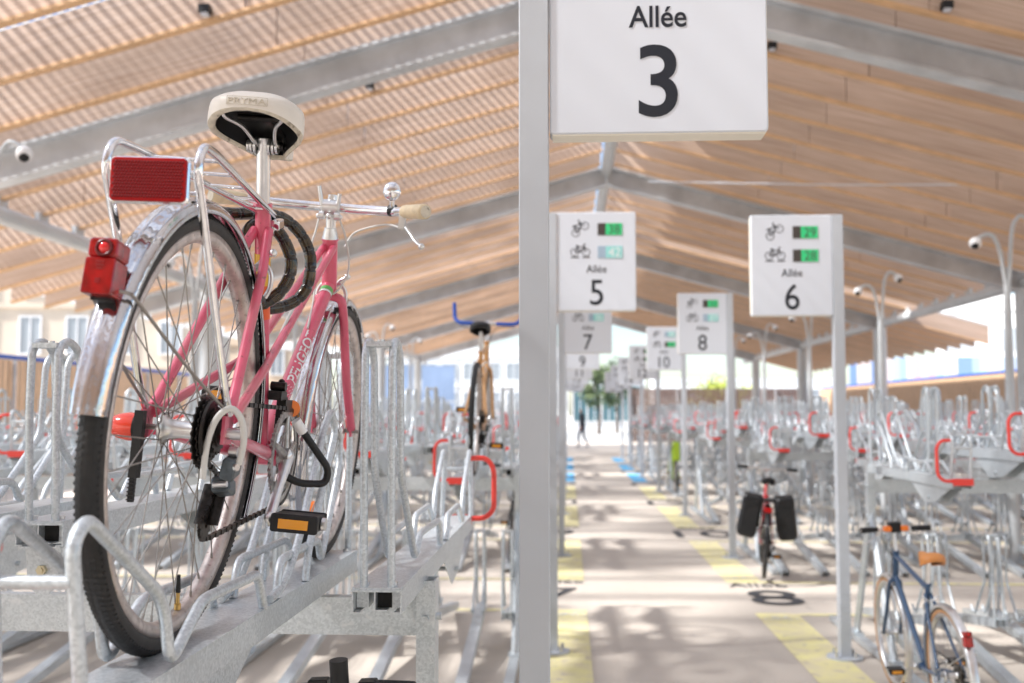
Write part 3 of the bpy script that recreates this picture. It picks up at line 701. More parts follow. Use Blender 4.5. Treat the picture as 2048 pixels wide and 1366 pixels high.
def ribbon_text(mb, body, p0, p1, r, phi0, height, ref, xs=.9, start=0.0, extr=.0003):
    """lettering wrapped round a tube p0->p1 of radius r, centred on angle phi0"""
    P0, P1 = Vector(p0), Vector(p1); ax = (P1-P0).normalized(); u = (Vector(ref)-ax*ax.dot(Vector(ref))).normalized(); v = ax.cross(u)
    vs, fs = text_geo(body, 1.0, 'LEFT', .01, 1.0, .01); a, b_, c, d = text_size(vs); k = height/(d-c); out = []
    for q in vs:
        s = start+(q[0]-a)*k*xs; t = (q[1]-(c+d)/2)*k; an = phi0-t/r; rr = r+.0004+(q[2]/.01)*extr
        out.append(P0+ax*s+(u*math.cos(an)+v*math.sin(an))*rr)
    mb.add(out, fs)
def bicycle(label, loc, yaw, lean, o, cat='bicycle', group=None):
    hi = o.get('hi', False); fm = o['frame']; S = 12 if hi else 7
    root = empty('bicycle', loc, (0, lean, yaw)); tag(root, label, cat, group); root.scale = (o.get('scale', 1),)*3
    RR = .34; RF = .322 if hi else .34; FH = (0, 1.05, RF); RH = (0, 0, RR); BB = Vector((0, .43, .285))
    ST = Vector((0, .28, .75)); HT = Vector((0, .83, .775)); HB = Vector((0, .872, .655)) if hi else Vector((0, .885, .69))
    if not hi: HT = Vector((0, .83, .86)); ST = Vector((0, .27, .76))
    m2 = o.get('fork', fm)
    fr = B(fm); T = fr.tube
    T([ST, BB], .0145, S); DT0, DT1 = BB+Vector((0, .012, .02)), HB+Vector((0, -.008, .018)); T([DT0, DT1], .0155, S+4)
    T([HT, HB], .0185, S+2); fr.cyl(HT, HT+(HT-HB).normalized()*.004, .021, S); fr.cyl(BB+Vector((-.036, 0, 0)), BB+Vector((.036, 0, 0)), .021, S)
    for s in (-1, 1):
        if o.get('mixte'):
            T([(s*.012, .822, .757), (s*.020, .37, .478), (s*.030, .30, .452), (s*.064, .03, .362)], .0085, S)
        T([(s*.013, .288, .705), (s*.030, .22, .62), (s*.062, .02, .372)], .0088, S)
        T([(s*.020, .42, .285), (s*.036, .33, .295), (s*.062, .03, .335)], .0105, S, radii=[.012, .012, .0085])
        fr.cbox((s*.0645, .004, .345), (.0025, .020, .022))
        fr.cbox((s*.0645, .014, .362), (.0025, .013, .012), Matrix.Rotation(.6, 3, 'X'))
    if o.get('mixte'): fr.tube([(-.022, .37, .478), (.022, .37, .478)], .006, 8)
    else: T([ST+Vector((0, .012, -.03)), HT+Vector((0, -.004, -.03))], .014, S)
    frame = fr.build('frame', root)
    if hi:
        d = B(WHITE); ax = (DT1-DT0).normalized()
        ribbon_text(d, 'PEUGEOT', DT0, DT1, .0158, R_(o.get('txt', -48)), .0235, (1, 0, 0), xs=1.25, start=.18)
        for k in range(6):
            for q in range(4):
                an = R_(-48)+(q-1.5)*.42; u = Vector((1, 0, 0)); v = ax.cross(u); p = DT0+ax*(.10+k*.0125); rr = .0161
                pts = [p+ax*(dx)+(u*math.cos(an+da)+v*math.sin(an+da))*rr for dx, da in ((-.001, -.12), (.004, .08), (.006, .08), (.001, -.12))]
                d.add(pts, [(0, 1, 2, 3)])
        d.build('lettering', frame, label='white capital lettering on the down tube')
        d = B(GREEN); p = DT0+ax*(DT1-DT0).length*.93; d.tube([p, p+ax*.014], .0160, 16, cap=False); d.mat(WHITE).tube([p-ax*.007, p-ax*.001], .0160, 16, cap=False); d.build('badge_band', frame)
        st = (BB-ST).normalized(); d = B(DECAL); d.tube([ST+st*.15, ST+st*.215], .0150, 16, cap=False); d.mat(DECALY).tube([ST+st*.09, ST+st*.15], .0150, 16, cap=False); d.build('seat_tube_decal', frame)
        d = B(ALU)
        for (zz, rr, h) in ((.002, .0205, .008), (.010, .018, .010), (.020, .0155, .008)): d.cyl(HT+Vector((0, -zz*.33, zz)), HT+Vector((0, -(zz+h)*.33, zz+h)), rr, 18, rr*.9)
        d.build('headset', frame)
    # fork
    fk = B(m2); cz = HB.z-.008; cy = HB.y+.006
    for s in (-1, 1):
        fk.tube(fillet([(0, cy, cz), (s*.030, cy+.004, cz-.004), (s*.036, cy+.02, cz-.05), (s*.046, cy+.07, cz-.20), (s*.050, 1.05, RF+.005)], [0, .02, .03, .06, 0], 4), .011, S, radii=None, flat=.8)
        fk.cbox((s*.050, 1.05, RF), (.0025, .011, .014))
    fk.build('fork', root)
    # wheels
    rw = wheel(root, RH, RR, hi, side_mat=o.get('side', WALL_R), rim_m=o.get('rim', RIM)); fwh = wheel(root, FH, RF, hi, side_mat=o.get('side', WALL_R), rim_m=o.get('rim', RIM), hubw=.026)
    if hi:
        v = B(mat('brass', (.55, .38, .14), .3, .9)); a = R_(-80); p = Vector((0, (RR-.05)*math.cos(a), RR+(RR-.05)*math.sin(a))); q = Vector((0, (RR-.095)*math.cos(a), RR+(RR-.095)*math.sin(a)))
        v.cyl(p, p+(q-p)*.2, .0055, 10); v.cyl(p, q, .0032, 10); v.mat(BLACK).cyl(p+(q-p)*.62, q+(q-p)*.25, .0042, 10, .003); v.build('valve', rw)
        d = B(ORANGE); d.cyl((-.012, .95, .115), (.0, .95, .115), .034, 20); d.build('spoke_reflector', fwh, label='orange reflector in the spokes')
    # drivetrain
    cs = B(GREASE)
    for k in range(5 if hi else 3): gear(cs, (.030+.0058*k, 0, RR), (.058, .052, .046, .040, .034)[k], (26, 23, 20, 17, 15)[k], .0022, .015)
    cs.cyl((.026, 0, RR), (.057, 0, RR), .022, 14); cs.build('sprocket_cluster', rw)
    cr = B(mat('chainring_steel', (.42, .41, .40), .32, .8, noise=.3, nscale=90) if hi else GREASE); CX = .046
    for (rr, xx, nn) in ((.095, CX, 48), (.078, CX-.008, 40)) if hi else ((.09, CX, 30),): gear(cr, (xx, BB.y, BB.z), rr, nn, .003, rr-.018)
    for k in range(5):
        a = 2*math.pi*k/5+.3; cr.tube([(CX+.003, BB.y, BB.z), (CX, BB.y+.078*math.cos(a), BB.z+.078*math.sin(a))], .0065, 6, radii=[.010, .005])
    if hi:
        for rr in (.050,): gear(cr, (CX, BB.y, BB.z), rr, 20, .003, rr-.006)
    cr.cyl((.030, BB.y, BB.z), (CX+.012, BB.y, BB.z), .018, 16); chainring = cr.build('chainring', root)
    ca = o.get('crank', R_(-140))
    for s, a in ((1, ca), (-1, ca+math.pi)):
        ax_ = Vector((s*.064, BB.y+.168*math.cos(a), BB.z+.168*math.sin(a))); c0 = Vector((s*.055, BB.y, BB.z))
        m = B(ALU); m.tube([c0, c0.lerp(ax_, .5), ax_], .01, 10, radii=[.0135, .0095, .0105], flat=.62); m.sphere(c0, .018, .6, 1, 1); m.sphere(ax_, .014, .7, 1, 1); arm = m.build('crank_arm', root)
        m = B(BLACK); e = ax_+Vector((s*.056, 0, 0)); m.cyl(ax_, ax_+Vector((s*.102, 0, 0)), .006, 8)
        for yy in (-.034, .034): m.cbox((e.x, e.y+yy, e.z), (.043, .0045, .0165), bev=.005)
        m.box(e.x-.043 if s > 0 else e.x+.036, e.x-.036 if s > 0 else e.x+.043, e.y-.034, e.y+.034, e.z-.012, e.z+.012)
        m.box(e.x+.034, e.x+.041, e.y-.034, e.y+.034, e.z-.012, e.z+.012); m.box(e.x-.041, e.x+.041, e.y-.034, e.y+.034, e.z+.010, e.z+.0145)
        pd = m.build('pedal', arm); m = B(ALU); m.cyl((e.x+s*.043, e.y, e.z), (e.x+s*.050, e.y, e.z), .012, 14); m.build('dust_cap', pd)
        for yy in (-.0395, .0395): m = B(AMBER); m.cbox((e.x-.001, e.y+yy, e.z-.001), (.027, .0015, .0085)); m.build('pedal_reflector', pd)
    # chain
    ch = B(GREASE); jp = (.042, .052, .255); tp = (.040, .020, .195)
    def run(a, b_):
        a, b_ = Vector(a), Vector(b_); d = b_-a; n = max(1, int(d.length/.0127)); dd = d.normalized(); up = Vector((1, 0, 0)).cross(dd).normalized()
        M = Matrix((Vector((1, 0, 0)), dd, up)).transposed()
        for k in range(n):
            p = a+d*(k+.5)/n; wd = .0036 if k % 2 else .0024; ch.cbox(p, (wd, .0058, .0040 if k % 2 else .0034), M)
    z1 = BB.z+.0935; run((.042, .0, RR+.047), (CX, .43, z1)); 
    n = 34 if hi else 12
    for (c_, rr, a0, a1, nn) in (((CX, .43, BB.z), .0935, 90, -85, n), ((.042, 0, RR), .047, 90, 265, n//2)):
        pts = [(c_[0], c_[1]+rr*math.cos(R_(a0+(a1-a0)*k/nn)), c_[2]+rr*math.sin(R_(a0+(a1-a0)*k/nn))) for k in range(nn+1)]
        for a, b_ in zip(pts, pts[1:]): run(a, b_)
    if o.get('der', True):
        run((CX, .43, BB.z-.0935), (tp[0], tp[1]+.01, tp[2]-.024)); run((tp[0], tp[1]-.024, tp[2]), (jp[0], jp[1]+.02, jp[2]+.01)); run((jp[0], jp[1]-.01, jp[2]+.02), (.042, -.005, RR-.047))
        pts = [(tp[0], tp[1]+.024*math.cos(R_(a)), tp[2]+.024*math.sin(R_(a))) for a in (-80, -110, -140, -170, -200)]
        for a, b_ in zip(pts, pts[1:]): run(a, b_)
    else: run((CX, .43, BB.z-.0935), (.042, 0, RR-.047))
    ch.build('chain', root)
    if o.get('der', True):
        d = B(mat('dull_grey_steel', (.10, .12, .135), .38, .6, noise=.3, nscale=60)); d.cbox((.074, .015, .288), (.0115, .018, .018), Matrix.Rotation(.25, 3, 'X') @ Matrix.Rotation(.2, 3, 'Y'), bev=.006); d.cbox((.060, .03, .256), (.015, .018, .013), Matrix.Rotation(-.3, 3, 'X') @ Matrix.Rotation(-.2, 3, 'Y'), bev=.006); d.mat(ALU).cyl((.086, -.004, .290), (.090, -.006, .290), .006, 8); d.cyl((.050, .010, .258), (.072, .008, .262), .005, 8)
        d.mat(ALU).cyl((.066, 0, RR), (.090, 0, RR), .009, 6); d.cyl((.090, 0, RR), (.096, 0, RR), .0055, 8); d.cyl((.07, .012, .312), (.083, .012, .312), .008, 10)
        d.mat(GREASE)
        for xx in (.033, .050): d.tube([(xx, jp[1], jp[2]), (xx, .036, .225), (xx, tp[1], tp[2])], .011, 8, flat=.14)
        gear(d, jp, .022, 10, .005, .006); gear(d, tp, .024, 11, .005, .006); der = d.build('rear_derailleur', root)
        if hi:
            g_ = B(CABLE); g_.tube(smooth_path([(.046, -.03, .270), (.049, -.035, .325), (.060, -.035, .364), (.078, -.03, .380), (.093, -.02, .364), (.097, -.01, .330), (.090, .0, .295)], 6), .0052, 10); g_.build('derailleur_guard', der)
            f = B(GREASE); f.cbox((.03, .40, .402), (.013, .02, .009)); f.cbox((.035, .42, .375), (.008, .012, .026), bev=.003); f.cbox((.046, .425, .383), (.0016, .024, .012)); f.cyl((.016, .40, .42), (.045, .40, .42), .009, 10); f.sphere((.034, .405, .428), .007)
            f.tube([(.03, .41, .36), (.026, .425, .31), (.02, .42, .29)], .0035, 6); f.build('front_derailleur', root)
            f = B(ORANGE); f.cyl((.040, .47, .378), (.044, .462, .378), .017, 18); f.build('orange_disc_reflector', root)
            k_ = B(BLACK); k_.tube(fillet([(.070, .45, .340), (.122, .50, .262), (.118, .50, .232), (.075, .46, .232), (.04, .44, .25)], .016, 6), .0075, 12); k_.mat(WHITE).tube([(.060, .44, .356), (.074, .453, .333)], .010, 12); k_.build('kickstand', root, label='black bent tube with a white end beside the crank')
    # seat post and saddle
    ax = (ST-BB).normalized(); top = ST+ax*(.10 if hi else .13)
    sp = B(ALU if hi else ALU); sp.cyl(ST, top, .0125, 14); sp.mat(fm).cyl(ST-ax*.012, ST+ax*.004, .0175, 14); spo = sp.build('seat_post', root)
    if hi:
        q = B(ALU); t = top
        q.cyl(t-ax*.01, t+ax*.022, .0105, 12); q.cyl((-.034, t.y-.004, t.z+.008), (.034, t.y-.004, t.z+.008), .0035, 8)
        for s in (-1, 1):
            for xx, rr in ((.013, .015), (.020, .014), (.026, .012)): q.cyl((s*xx-.0022, t.y-.004, t.z+.006), (s*xx+.0022, t.y-.004, t.z+.006), rr, 14)
        q.mat(GREASE).cyl((.031, t.y-.004, t.z+.008), (.038, t.y-.004, t.z+.008), .007, 6); q.cyl((-.038, t.y-.004, t.z+.008), (-.031, t.y-.004, t.z+.008), .007, 6); q.build('seat_clamp', spo)
        saddle(root, (0.009, top.y-.030, top.z+.076), o['saddle'], o['saddle2'], True, W2=.095, text='PRYMA', label='worn cream saddle with embossed lettering and dark underside')
    else: saddle(root, (0, top.y-.01, top.z+.055), o['saddle'], o['saddle'], False, W2=.075)
    # stem and bars
    hb = B(CHROME if hi else o.get('hbm', ALU)); BC = Vector((0, .81, .85)) if hi else Vector((0, .84, .98)); 
    st = B(o.get('hbm', ALU)); st.cyl(HT, BC+Vector((0, .006, -.01)), .0115, 12); st.tube(fillet([BC+Vector((0, .012, -.03)), BC+Vector((0, .010, .0)), BC+Vector((0, -.004, .006))], .01, 3), .013, 10); st.cyl(BC+Vector((-.018, 0, 0)), BC+Vector((.018, 0, 0)), .0185, 14)
    if hi: st.cyl(BC+Vector((0, .006, 0)), BC+Vector((0, .004, .030)), .0125, 14, .011)
    if o.get('hbm'): st.cyl(BC+Vector((0, -.03, .01)), BC+Vector((0, -.035, .075)), .019, 14); st.cbox(BC+Vector((-.05, 0, .02)), (.02, .015, .012), bev=.004); st.cbox(BC+Vector((.05, 0, .015)), (.018, .018, .01), bev=.004)
    sto = st.build('stem', root)
    style = o.get('bars', 'city')
    if style == 'city': path = lambda s: [BC, BC+Vector((s*.06, .002, 0)), BC+Vector((s*.15, -.03, -.004)), BC+Vector((s*.19, -.075, -.010)), BC+Vector((s*.243, -.132, -.017))]
    elif style == 'flat': path = lambda s: [BC, BC+Vector((s*.06, 0, .0)), BC+Vector((s*.12, -.005, .01)), BC+Vector((s*.22*o.get('barw', 1), -.02, .01)), BC+Vector((s*.30*o.get('barw', 1), -.035, .01))]
    else: path = lambda s: [BC, BC+Vector((s*.06, 0, 0)), BC+Vector((s*.19, .0, 0)), BC+Vector((s*.225, .03, .03)), BC+Vector((s*.235, .05, .14))]
    gm = o.get('grips', BLACK)
    for s in (-1, 1):
        P_ = smooth_path([BC]+path(s)[1:], 6) if style != 'bull' else fillet(path(s), .05, 5); hb.tube(P_, .0115, 12)
    hbo = hb.build('handlebar', root)
    for s in (-1, 1):
        p = path(s); a = p[-2]; b_ = p[-1]; d = (b_-a).normalized(); a2 = b_-d*(.085 if style == 'city' else .11); g_ = B(gm)
        if style == 'bull': g_.tube(fillet(path(s)[1:], .05, 5), .0135, 10)
        else: g_.tube([a2, a2+d*.01, b_-d*.012, b_-d*.002, b_], .016, 16, radii=[.0145, .0155, .0175, .017, .012])
        if hi: g_.mat(CREAM2).cyl(b_-d*.0005, b_+d*.001, .0135, 14)
        g_.build('grip', hbo)
        if style != 'bull':
            l = B(ALU); o0 = a2-d*.005+Vector((0, 0, -.012)); l.cbox(o0+Vector((0, 0, -.010)), (.007, .010, .017)); 
            l.tube(smooth_path([o0+Vector((s*.004, .004, -.018)), o0+d*.035+Vector((0, .0, -.036)), o0+d*.062+Vector((0, 0, -.055)), o0+d*.085+Vector((0, 0, -.065))], 5), .0048, 8, flat=.7); l.sphere(o0+d*.086+Vector((0, 0, -.066)), .0075, n=10, m=8)
            l.build('brake_lever', hbo)
    if hi:
        b2 = B(CHROME); b2.sphere((.150, .755, .888), .021, 1, .75, 1.05, 20, 14); b2.tube([(.150, .765, .868), (.150, .775, .852)], .006, 8); b2.mat(BLACK).tube([(.144, .783, .848), (.158, .777, .848)], .014, 12); b2.build('bell', hbo)
        sh = B(ALU)
        for s, tilt in ((-1, -.012), (1, .004)):
            sh.tube([(s*.015, .808, .832), (s*.016+tilt*.3, .800, .85), (s*.017+tilt, .792, .895 if s < 0 else .88)], .005, 8, flat=1.3); sh.cyl((s*.012, .80, .828), (s*.024, .80, .828), .010, 12); sh.sphere((s*.026, .798, .826), .006)
        sh.sphere((0, .794, .826), .007); sh.build('shift_lever', sto)
    # cables
    cb = B(CABLE if hi else BLACK); rd = .0026
    if hi:
        cb.tube(smooth_path([(.185, .74, .800), (.14, .80, .818), (.085, .85, .815), (.045, .87, .800), (.03, .86, .765)], 6), rd, 6)
        cb.tube(smooth_path([(-.185, .74, .800), (-.12, .82, .80), (-.06, .86, .765), (-.03, .87, .73)], 6), rd, 6)
        cb.tube(smooth_path([(.024, .80, .822), (.034, .83, .79), (.042, .86, .74), (.040, .87, .70), (.025, .865, .665), (.012, .86, .65)], 6), rd, 6)
        cb.tube(smooth_path([(-.024, .80, .822), (-.026, .79, .79), (-.030, .78, .75), (-.026, .80, .70), (-.02, .81, .64), (.0, .70, .555)], 6), rd, 6)
        cb.tube(smooth_path([(.026, .81, .622), (.028, .70, .52), (.028, .60, .44), (.025, .50, .36)], 6), .0016, 5)
        cb.tube(smooth_path([(.018, .52, .60), (.012, .45, .53), (.006, .40, .46), (.002, .31, .43), (-.006, .28, .44), (-.008, .28, .50), (.0, .27, .58), (.004, .26, .62)], 6), .0034, 7)
    else:
        cb.tube(smooth_path([path(1)[2]+Vector((0, 0, -.02)), (.05, .93, .95), (.0, .93, .80), (.0, .92, .72)], 5), rd, 4)
        cb.tube(smooth_path([path(-1)[2]+Vector((0, 0, -.02)), (-.05, .95, .93), (-.01, .93, .84), (0, .7, .80)], 5), rd, 4)
    cb.build('cable_housing', root)
    # brakes
    def brake(y, z, up, nm):
        b3 = B(ALU)
        for s in (-1, 1):
            b3.tube(smooth_path([(s*.002, y, z), (s*.018, y-.008, z+.012), (s*.033, y-.004, z-.004), (s*.034, y, z-.030), (s*.026, y, z-.050)], 5), .0055, 8, flat=.7)
            b3.tube([(s*.004, y, z+.002), (s*.020, y-.012, z+.020), (s*.036, y-.012, z+.030)], .0042, 8); b3.sphere((s*.037, y-.012, z+.031), .0075)
            b3.mat(BLACK).cbox((s*.0185, y-.002, z-.052), (.004, .022, .006)); b3.mat(ALU)
        b3.cyl((0, y-.02, z+.004), (0, y+.02, z+.004), .006, 8); b3.build(nm, root)
    brake(.262, .628 if hi else .66, 1, 'brake_caliper'); brake(HB.y+.03, HB.z+(.012 if hi else -.01), 1, 'brake_caliper')
    # mudguards
    if o.get('fender'):
        f1 = fender(root, RH, RR+.010, -28+0, 176, o['fender'], .0235, hi); f2 = fender(root, FH, RF+.008, 52, 222, o['fender'], .021, hi)
        st_ = B(SPOKE if hi else ALU); a = R_(150); r0 = RR+.020; c0 = Vector((0, r0*math.cos(a), RR+r0*math.sin(a)))
        for s in (-1, 1): st_.tube(smooth_path([(s*.066, .01, .368), (s*.05, -.14, .43), (s*.030, c0.y+.02, c0.z-.012), (s*.026, c0.y-.004, c0.z)], 5), .0025, 6)
        st_.tube(smooth_path([(-.026, c0.y-.004, c0.z), (-.032, c0.y-.010, c0.z+.004), (-.02, c0.y-.012, c0.z+.006), (0, c0.y-.014, c0.z+.004), (.026, c0.y-.004, c0.z)], 5), .0025, 6); st_.build('mudguard_stay', f1)
    # carrier
    if o.get('carrier'):
        c2 = B(CHROME if hi else ALU)
        xo = 0; hw = .064 if hi else .055
        for s in (-1, 1):
            c2.tube(fillet([(s*.067, .0, .370), (s*.067, -.03, .40), (xo*.7+s*hw, -.185, .63), (xo+s*hw, -.236, .700), (xo+s*hw*.98, -.222, .738), (xo*.9+s*hw*.92, -.165, .742), (s*.008, .325, .740)], [0, .02, .05, .03, .025, .03, 0], 6), .0064, 12)
        for k in range(5):
            y = -.115+.095*k; t = (y+.165)/.49; wx = hw*.92*(1-t)+.008*t; c2.tube([(xo*.9*(1-t)-wx, y, .7405), (xo*.9*(1-t)+wx, y, .7405)], .003, 8)
        c2.cbox((0.012, .318, .722), (.016, .016, .010), Matrix.Rotation(.3, 3, 'X'), bev=.004); c2.tube([(.01, .318, .72), (.017, .292, .700)], .006, 8); c2.tube([(-.01, .318, .72), (-.016, .292, .700)], .006, 8)
        c2.tube([(-.066, -.205, .672), (.066, -.205, .672)] if False else [(xo-hw, -.216, .672), (xo+hw, -.216, .672)], .003, 8)
        co = c2.build('luggage_carrier', root)
        q = B(CHROME if hi else BLACK); ce = Vector((.003, -.240, .681)) if hi else Vector((0, -.232, .66)); q.cbox(ce, (.0545 if hi else .05, .0045, .0320), Matrix.Rotation(-.05, 3, 'Y'), bev=.007)
        rf = q.build('reflector_holder', co); q = B(RED_REFL); q.cbox(ce+Vector((0, -.0065, 0)), (.0520 if hi else .045, .0025, .0295), Matrix.Rotation(-.05, 3, 'Y'), bev=.006)
        if hi:
            M = Matrix.Rotation(-.05, 3, 'Y')
            q.mat(mat('red_reflector_cells', (.16, .001, .002), .3, spec=.3))
            for i in range(22):
                for j in range(12):
                    p = ce+M @ Vector((-.0458+i*.00436+(.0011 if j % 2 else -.0011), -.0091, -.0235+j*.00427)); a = .0019
                    q.add([p+M @ Vector(v_) for v_ in ((-a, 0, -a), (a, 0, -a), (a, 0, a), (-a, 0, a), (0, -.0012, 0))], [(0, 1, 4), (1, 2, 4), (2, 3, 4), (3, 0, 4)])
        q.build('rear_reflector', rf)
    if o.get('taillight'):
        a = R_(147) if hi else R_(140); r0 = RR+.036; c0 = Vector((-.006, r0*math.cos(a), RR+r0*math.sin(a))); M = Matrix.Rotation(R_(-7), 3, 'X')*.88
        q = B(RED_LENS); q.cbox(c0+M @ Vector((0, -.010, -.012)), (.0225, .022, .0265), M, bev=.004); q.cbox(c0+M @ Vector((0, -.008, .0295)), (.0215, .0225, .0145), M, bev=.006)
        tl = q.build('tail_light', root, label='red tail light on the mudguard')
        q = B(BLACK); q.cbox(c0+M @ Vector((0, .000, -.0405)), (.015, .012, .003), M); q.cbox(c0+M @ Vector((0, .016, 0)), (.012, .004, .03), M); q.build('light_base', tl)
        q = B(mat('red_bulb', (.62, .012, .012), .1, coat=.5)); q.sphere(c0+M @ Vector((.002, -.0305, .029)), .0075, 1, .45, 1); q.mat(mat('dark_red_bezel', (.10, .0, .0), .3)).tube([c0+M @ Vector((.002+.011*math.cos(t*math.pi/8), -.0312, .029+.011*math.sin(t*math.pi/8))) for t in range(16)], .0022, 6, closed=True); q.build('bulb', tl)
        if hi:
            q = B(mat('moulded_red', (.25, .003, .005), .3, coat=.3))
            for (dx, dz, w_, h_) in ((0, .009, .006, .0012), (0, .004, .006, .0012), (0, -.001, .004, .0012), (0, -.019, .0035, .0035)): q.cbox(c0+M @ Vector((dx, -.0325, dz)), (w_, .0006, h_), M)
            q.build('lens_ribs', tl)
    if hi:
        q = B(RED_OR); q.lathe([(-.046, .001), (-.0445, .008), (-.039, .0145), (-.028, .0195), (-.012, .0225), (0, .0215)], (-.072, -.01, .338), seg=24)
        q.mat(mat('lens_ring', (.9, .25, .15), .2)); 
        for rr in (.0045, .008): q.tube([(-.072-.036+rr*.3, -.01-.006-rr*math.cos(t*math.pi/8)*.3-.012+rr*.3, .338+rr*math.sin(t*math.pi/8)) for t in range(16)], .0004, 4, closed=True)
        lamp = q.build('side_lamp', root, label='round-nosed orange-red lamp on the left of the rear axle')
        q = B(BLACK); q.cyl((-.073, -.01, .338), (-.062, -.01, .338), .0225, 20); q.box(-.068, -.054, -.036, -.022, .262, .365); q.box(-.066, -.058, -.034, -.026, .225, .262)
        for k in range(6): q.box(-.0665, -.0575, -.038, -.026, .228+k*.006, .230+k*.006)
        q.build('lamp_bracket', lamp)
        # armoured cable lock, wound round the seat tube
        path = smooth_path([(-.085, .20, .722), (-.062, .27, .728), (-.030, .335, .742), (.004, .39, .748), (.034, .42, .727), (.056, .43, .690), (.062, .43, .650), (.056, .43, .614), (.038, .42, .588), (.012, .40, .572), (-.014, .37, .568), (-.034, .34, .59), (-.036, .31, .64), (-.030, .30, .70), (-.012, .315, .722), (.016, .33, .712), (.036, .335, .686), (.047, .34, .655), (.044, .34, .622), (.030, .335, .594), (.008, .33, .574), (-.016, .32, .566)], 8)
        q = B(LOCKM); L_ = 0; rad = []
        pr = None
        dense = []
        for a, b_ in zip(path, path[1:]):
            n = max(1, int((b_-a).length/.002)); dense += [a.lerp(b_, k/n) for k in range(n)]
        for p in dense:
            if pr is not None: L_ += (p-pr).length
            pr = p; ph = (L_ % .034)/.034; rad.append(.0118 if .06 < ph < .94 else .0103)
        q.tube(dense, .012, 14, radii=rad); lk = q.build('cable_lock', root, label='dark segmented cable lock coiled round the seat tube')
        q = B(LOCKI); L_ = 0; pr = None; seg_pts = []; 
        for p in dense:
            if pr is not None: L_ += (p-pr).length
            pr = p; ph = (L_ % .034)/.034
            if .18 < ph < .72: seg_pts.append(p)
            elif seg_pts:
                if len(seg_pts) > 1: q.tube(seg_pts, .01192, 14, cap=False)
                seg_pts = []
        q.build('lock_link', lk)
    if o.get('panniers'):
        for s in (-1, 1):
            q = B(BLACK); Mr = Matrix.Rotation(-s*.16, 3, 'Y'); q.cbox((s*.165, -.03, .575), (.088, .17, .185), Mr, bev=.045); q.cbox((s*.150, -.03, .735), (.082, .175, .045), Mr, bev=.03)
            for yy in (-.12, .06): q.cbox((s*.162, yy-.0, .60), (.092, .012, .188), Mr, bev=.03)
            q.build('pannier', root)
        q = B(BLACK); q.cbox((0, -.02, .735), (.08, .17, .008)); q.build('carrier_plate', root); q = B(RED_REFL); q.cbox((0, -.25, .66), (.035, .012, .022), bev=.008); q.build('tail_light', root)
    if o.get('bag'):
        q = B(o['bag']); q.cbox((0, .0, .74), (.07, .09, .10), bev=.03); q.cbox((0, -.08, .84), (.07, .03, .18), bev=.04); q.build('child_seat', root)
    if o.get('front_bag'):
        q = B(ORANGE); 
        for s in (-1, 1): q.cbox((s*.05, .80, .995), (.020, .022, .015), bev=.007)
        q.mat(BLACK).cbox((0, .83, 1.0), (.035, .03, .03), bev=.01); q.build('handlebar_bag', root)
    if o.get('skirt_lamp'): pass
    return root
pink = bicycle('pink step-through bicycle with chrome mudguards and red reflectors parked in the foreground upper tray', (-.625, 1.61, 1.232), R_(.3), R_(5),
    dict(hi=True, frame=PINK, mixte=True, saddle=CREAM, saddle2=CREAM2, grips=IVORY, fender=FENDER, carrier=True, taillight=True, rim=RIM))
bicycle('orange bicycle with blue upturned bars in an upper tray beside the Allée 5 sign', (-.565, 6.25, TRAY_Z-.02), R_(1.0), R_(2), dict(frame=mat('ochre_enamel', (.62, .33, .13), .35, coat=.3), saddle=BLACK, bars='bull', grips=mat('blue_tape', (.02, .09, .45), .5), rim=RIM))
bicycle('blue bicycle with tan saddle and tan tyres standing below the first right rack', (1.865, 5.28, .0), R_(-1), R_(-3), dict(scale=.95, barw=.68, frame=mat('blue_enamel', (.025, .07, .15), .3, coat=.3), saddle=mat('tan_leather', (.55, .22, .06), .45), fender=ALU, taillight=True, side=TAN, bars='flat', front_bag=True, crank=R_(160), rim=ALU))
bicycle('bicycle with two black panniers and a red frame below the second right rack', (1.83, 10.1, .03), R_(-9), R_(4), dict(frame=mat('red_enamel', (.55, .02, .03), .35), fork=BLACK, saddle=BLACK, panniers=True, bars='flat', rim=BLACK, fender=BLACK))
bicycle('lime green bicycle with a lime child seat in the lower row beyond the pannier bicycle', (2.05, 20.3, .0), 0, 0, dict(frame=mat('lime_enamel', (.35, .55, .03), .4), saddle=BLACK, bag=mat('lime_shell', (.4, .6, .04), .5), bars='flat'))
bicycle('black bicycle under the foreground racks with only its handlebar in view', (-.405, 1.31, .05), R_(0), R_(-3), dict(hbm=BLACK, barw=.5, frame=BLACK, saddle=BLACK, bars='flat'))
bicycle('dark bicycle in the lower tier just left of the big grey sign post', (-.59, 10.9, .0), 0, R_(2), dict(frame=BLACK, saddle=BLACK, bars='flat', side=WALL_R))

# ================================================================== SURROUNDINGS
def lamp(x, y, label):
    t = empty('twin_lamp', (x, y, 0)); tag(t, label, 'lamp', 'forked lamps standing among the racks')
    m = B(STEELW); m.tube([(0, 0, 0), (0, 0, 1.5), (0, 0, 2.95)], .06, 12, radii=[.065, .055, .036]); m.cyl((0, 0, 0), (0, 0, .02), .14, 16); m.build('pole', t)
    for s, h, r in ((-1, 3.50, .30), (1, 3.70, .26)):
        m = B(STEELW); m.tube(smooth_path([(0, 0, 2.85), (s*.03, 0, 3.1), (s*.07, 0, h-.16), (s*.13, 0, h-.02), (s*r*.72, 0, h), (s*r, 0, h-.05)], 6), .022, 10); a = m.build('arm', t)
        m = B(mat('lamp_head_white', (.8, .8, .8), .3)); m.sphere((s*(r+.02), 0, h-.09), .065, n=14, m=10); m.mat(BLACK).sphere((s*(r+.03), -.02, h-.115), .045, n=12, m=8); m.build('lamp_head', a)
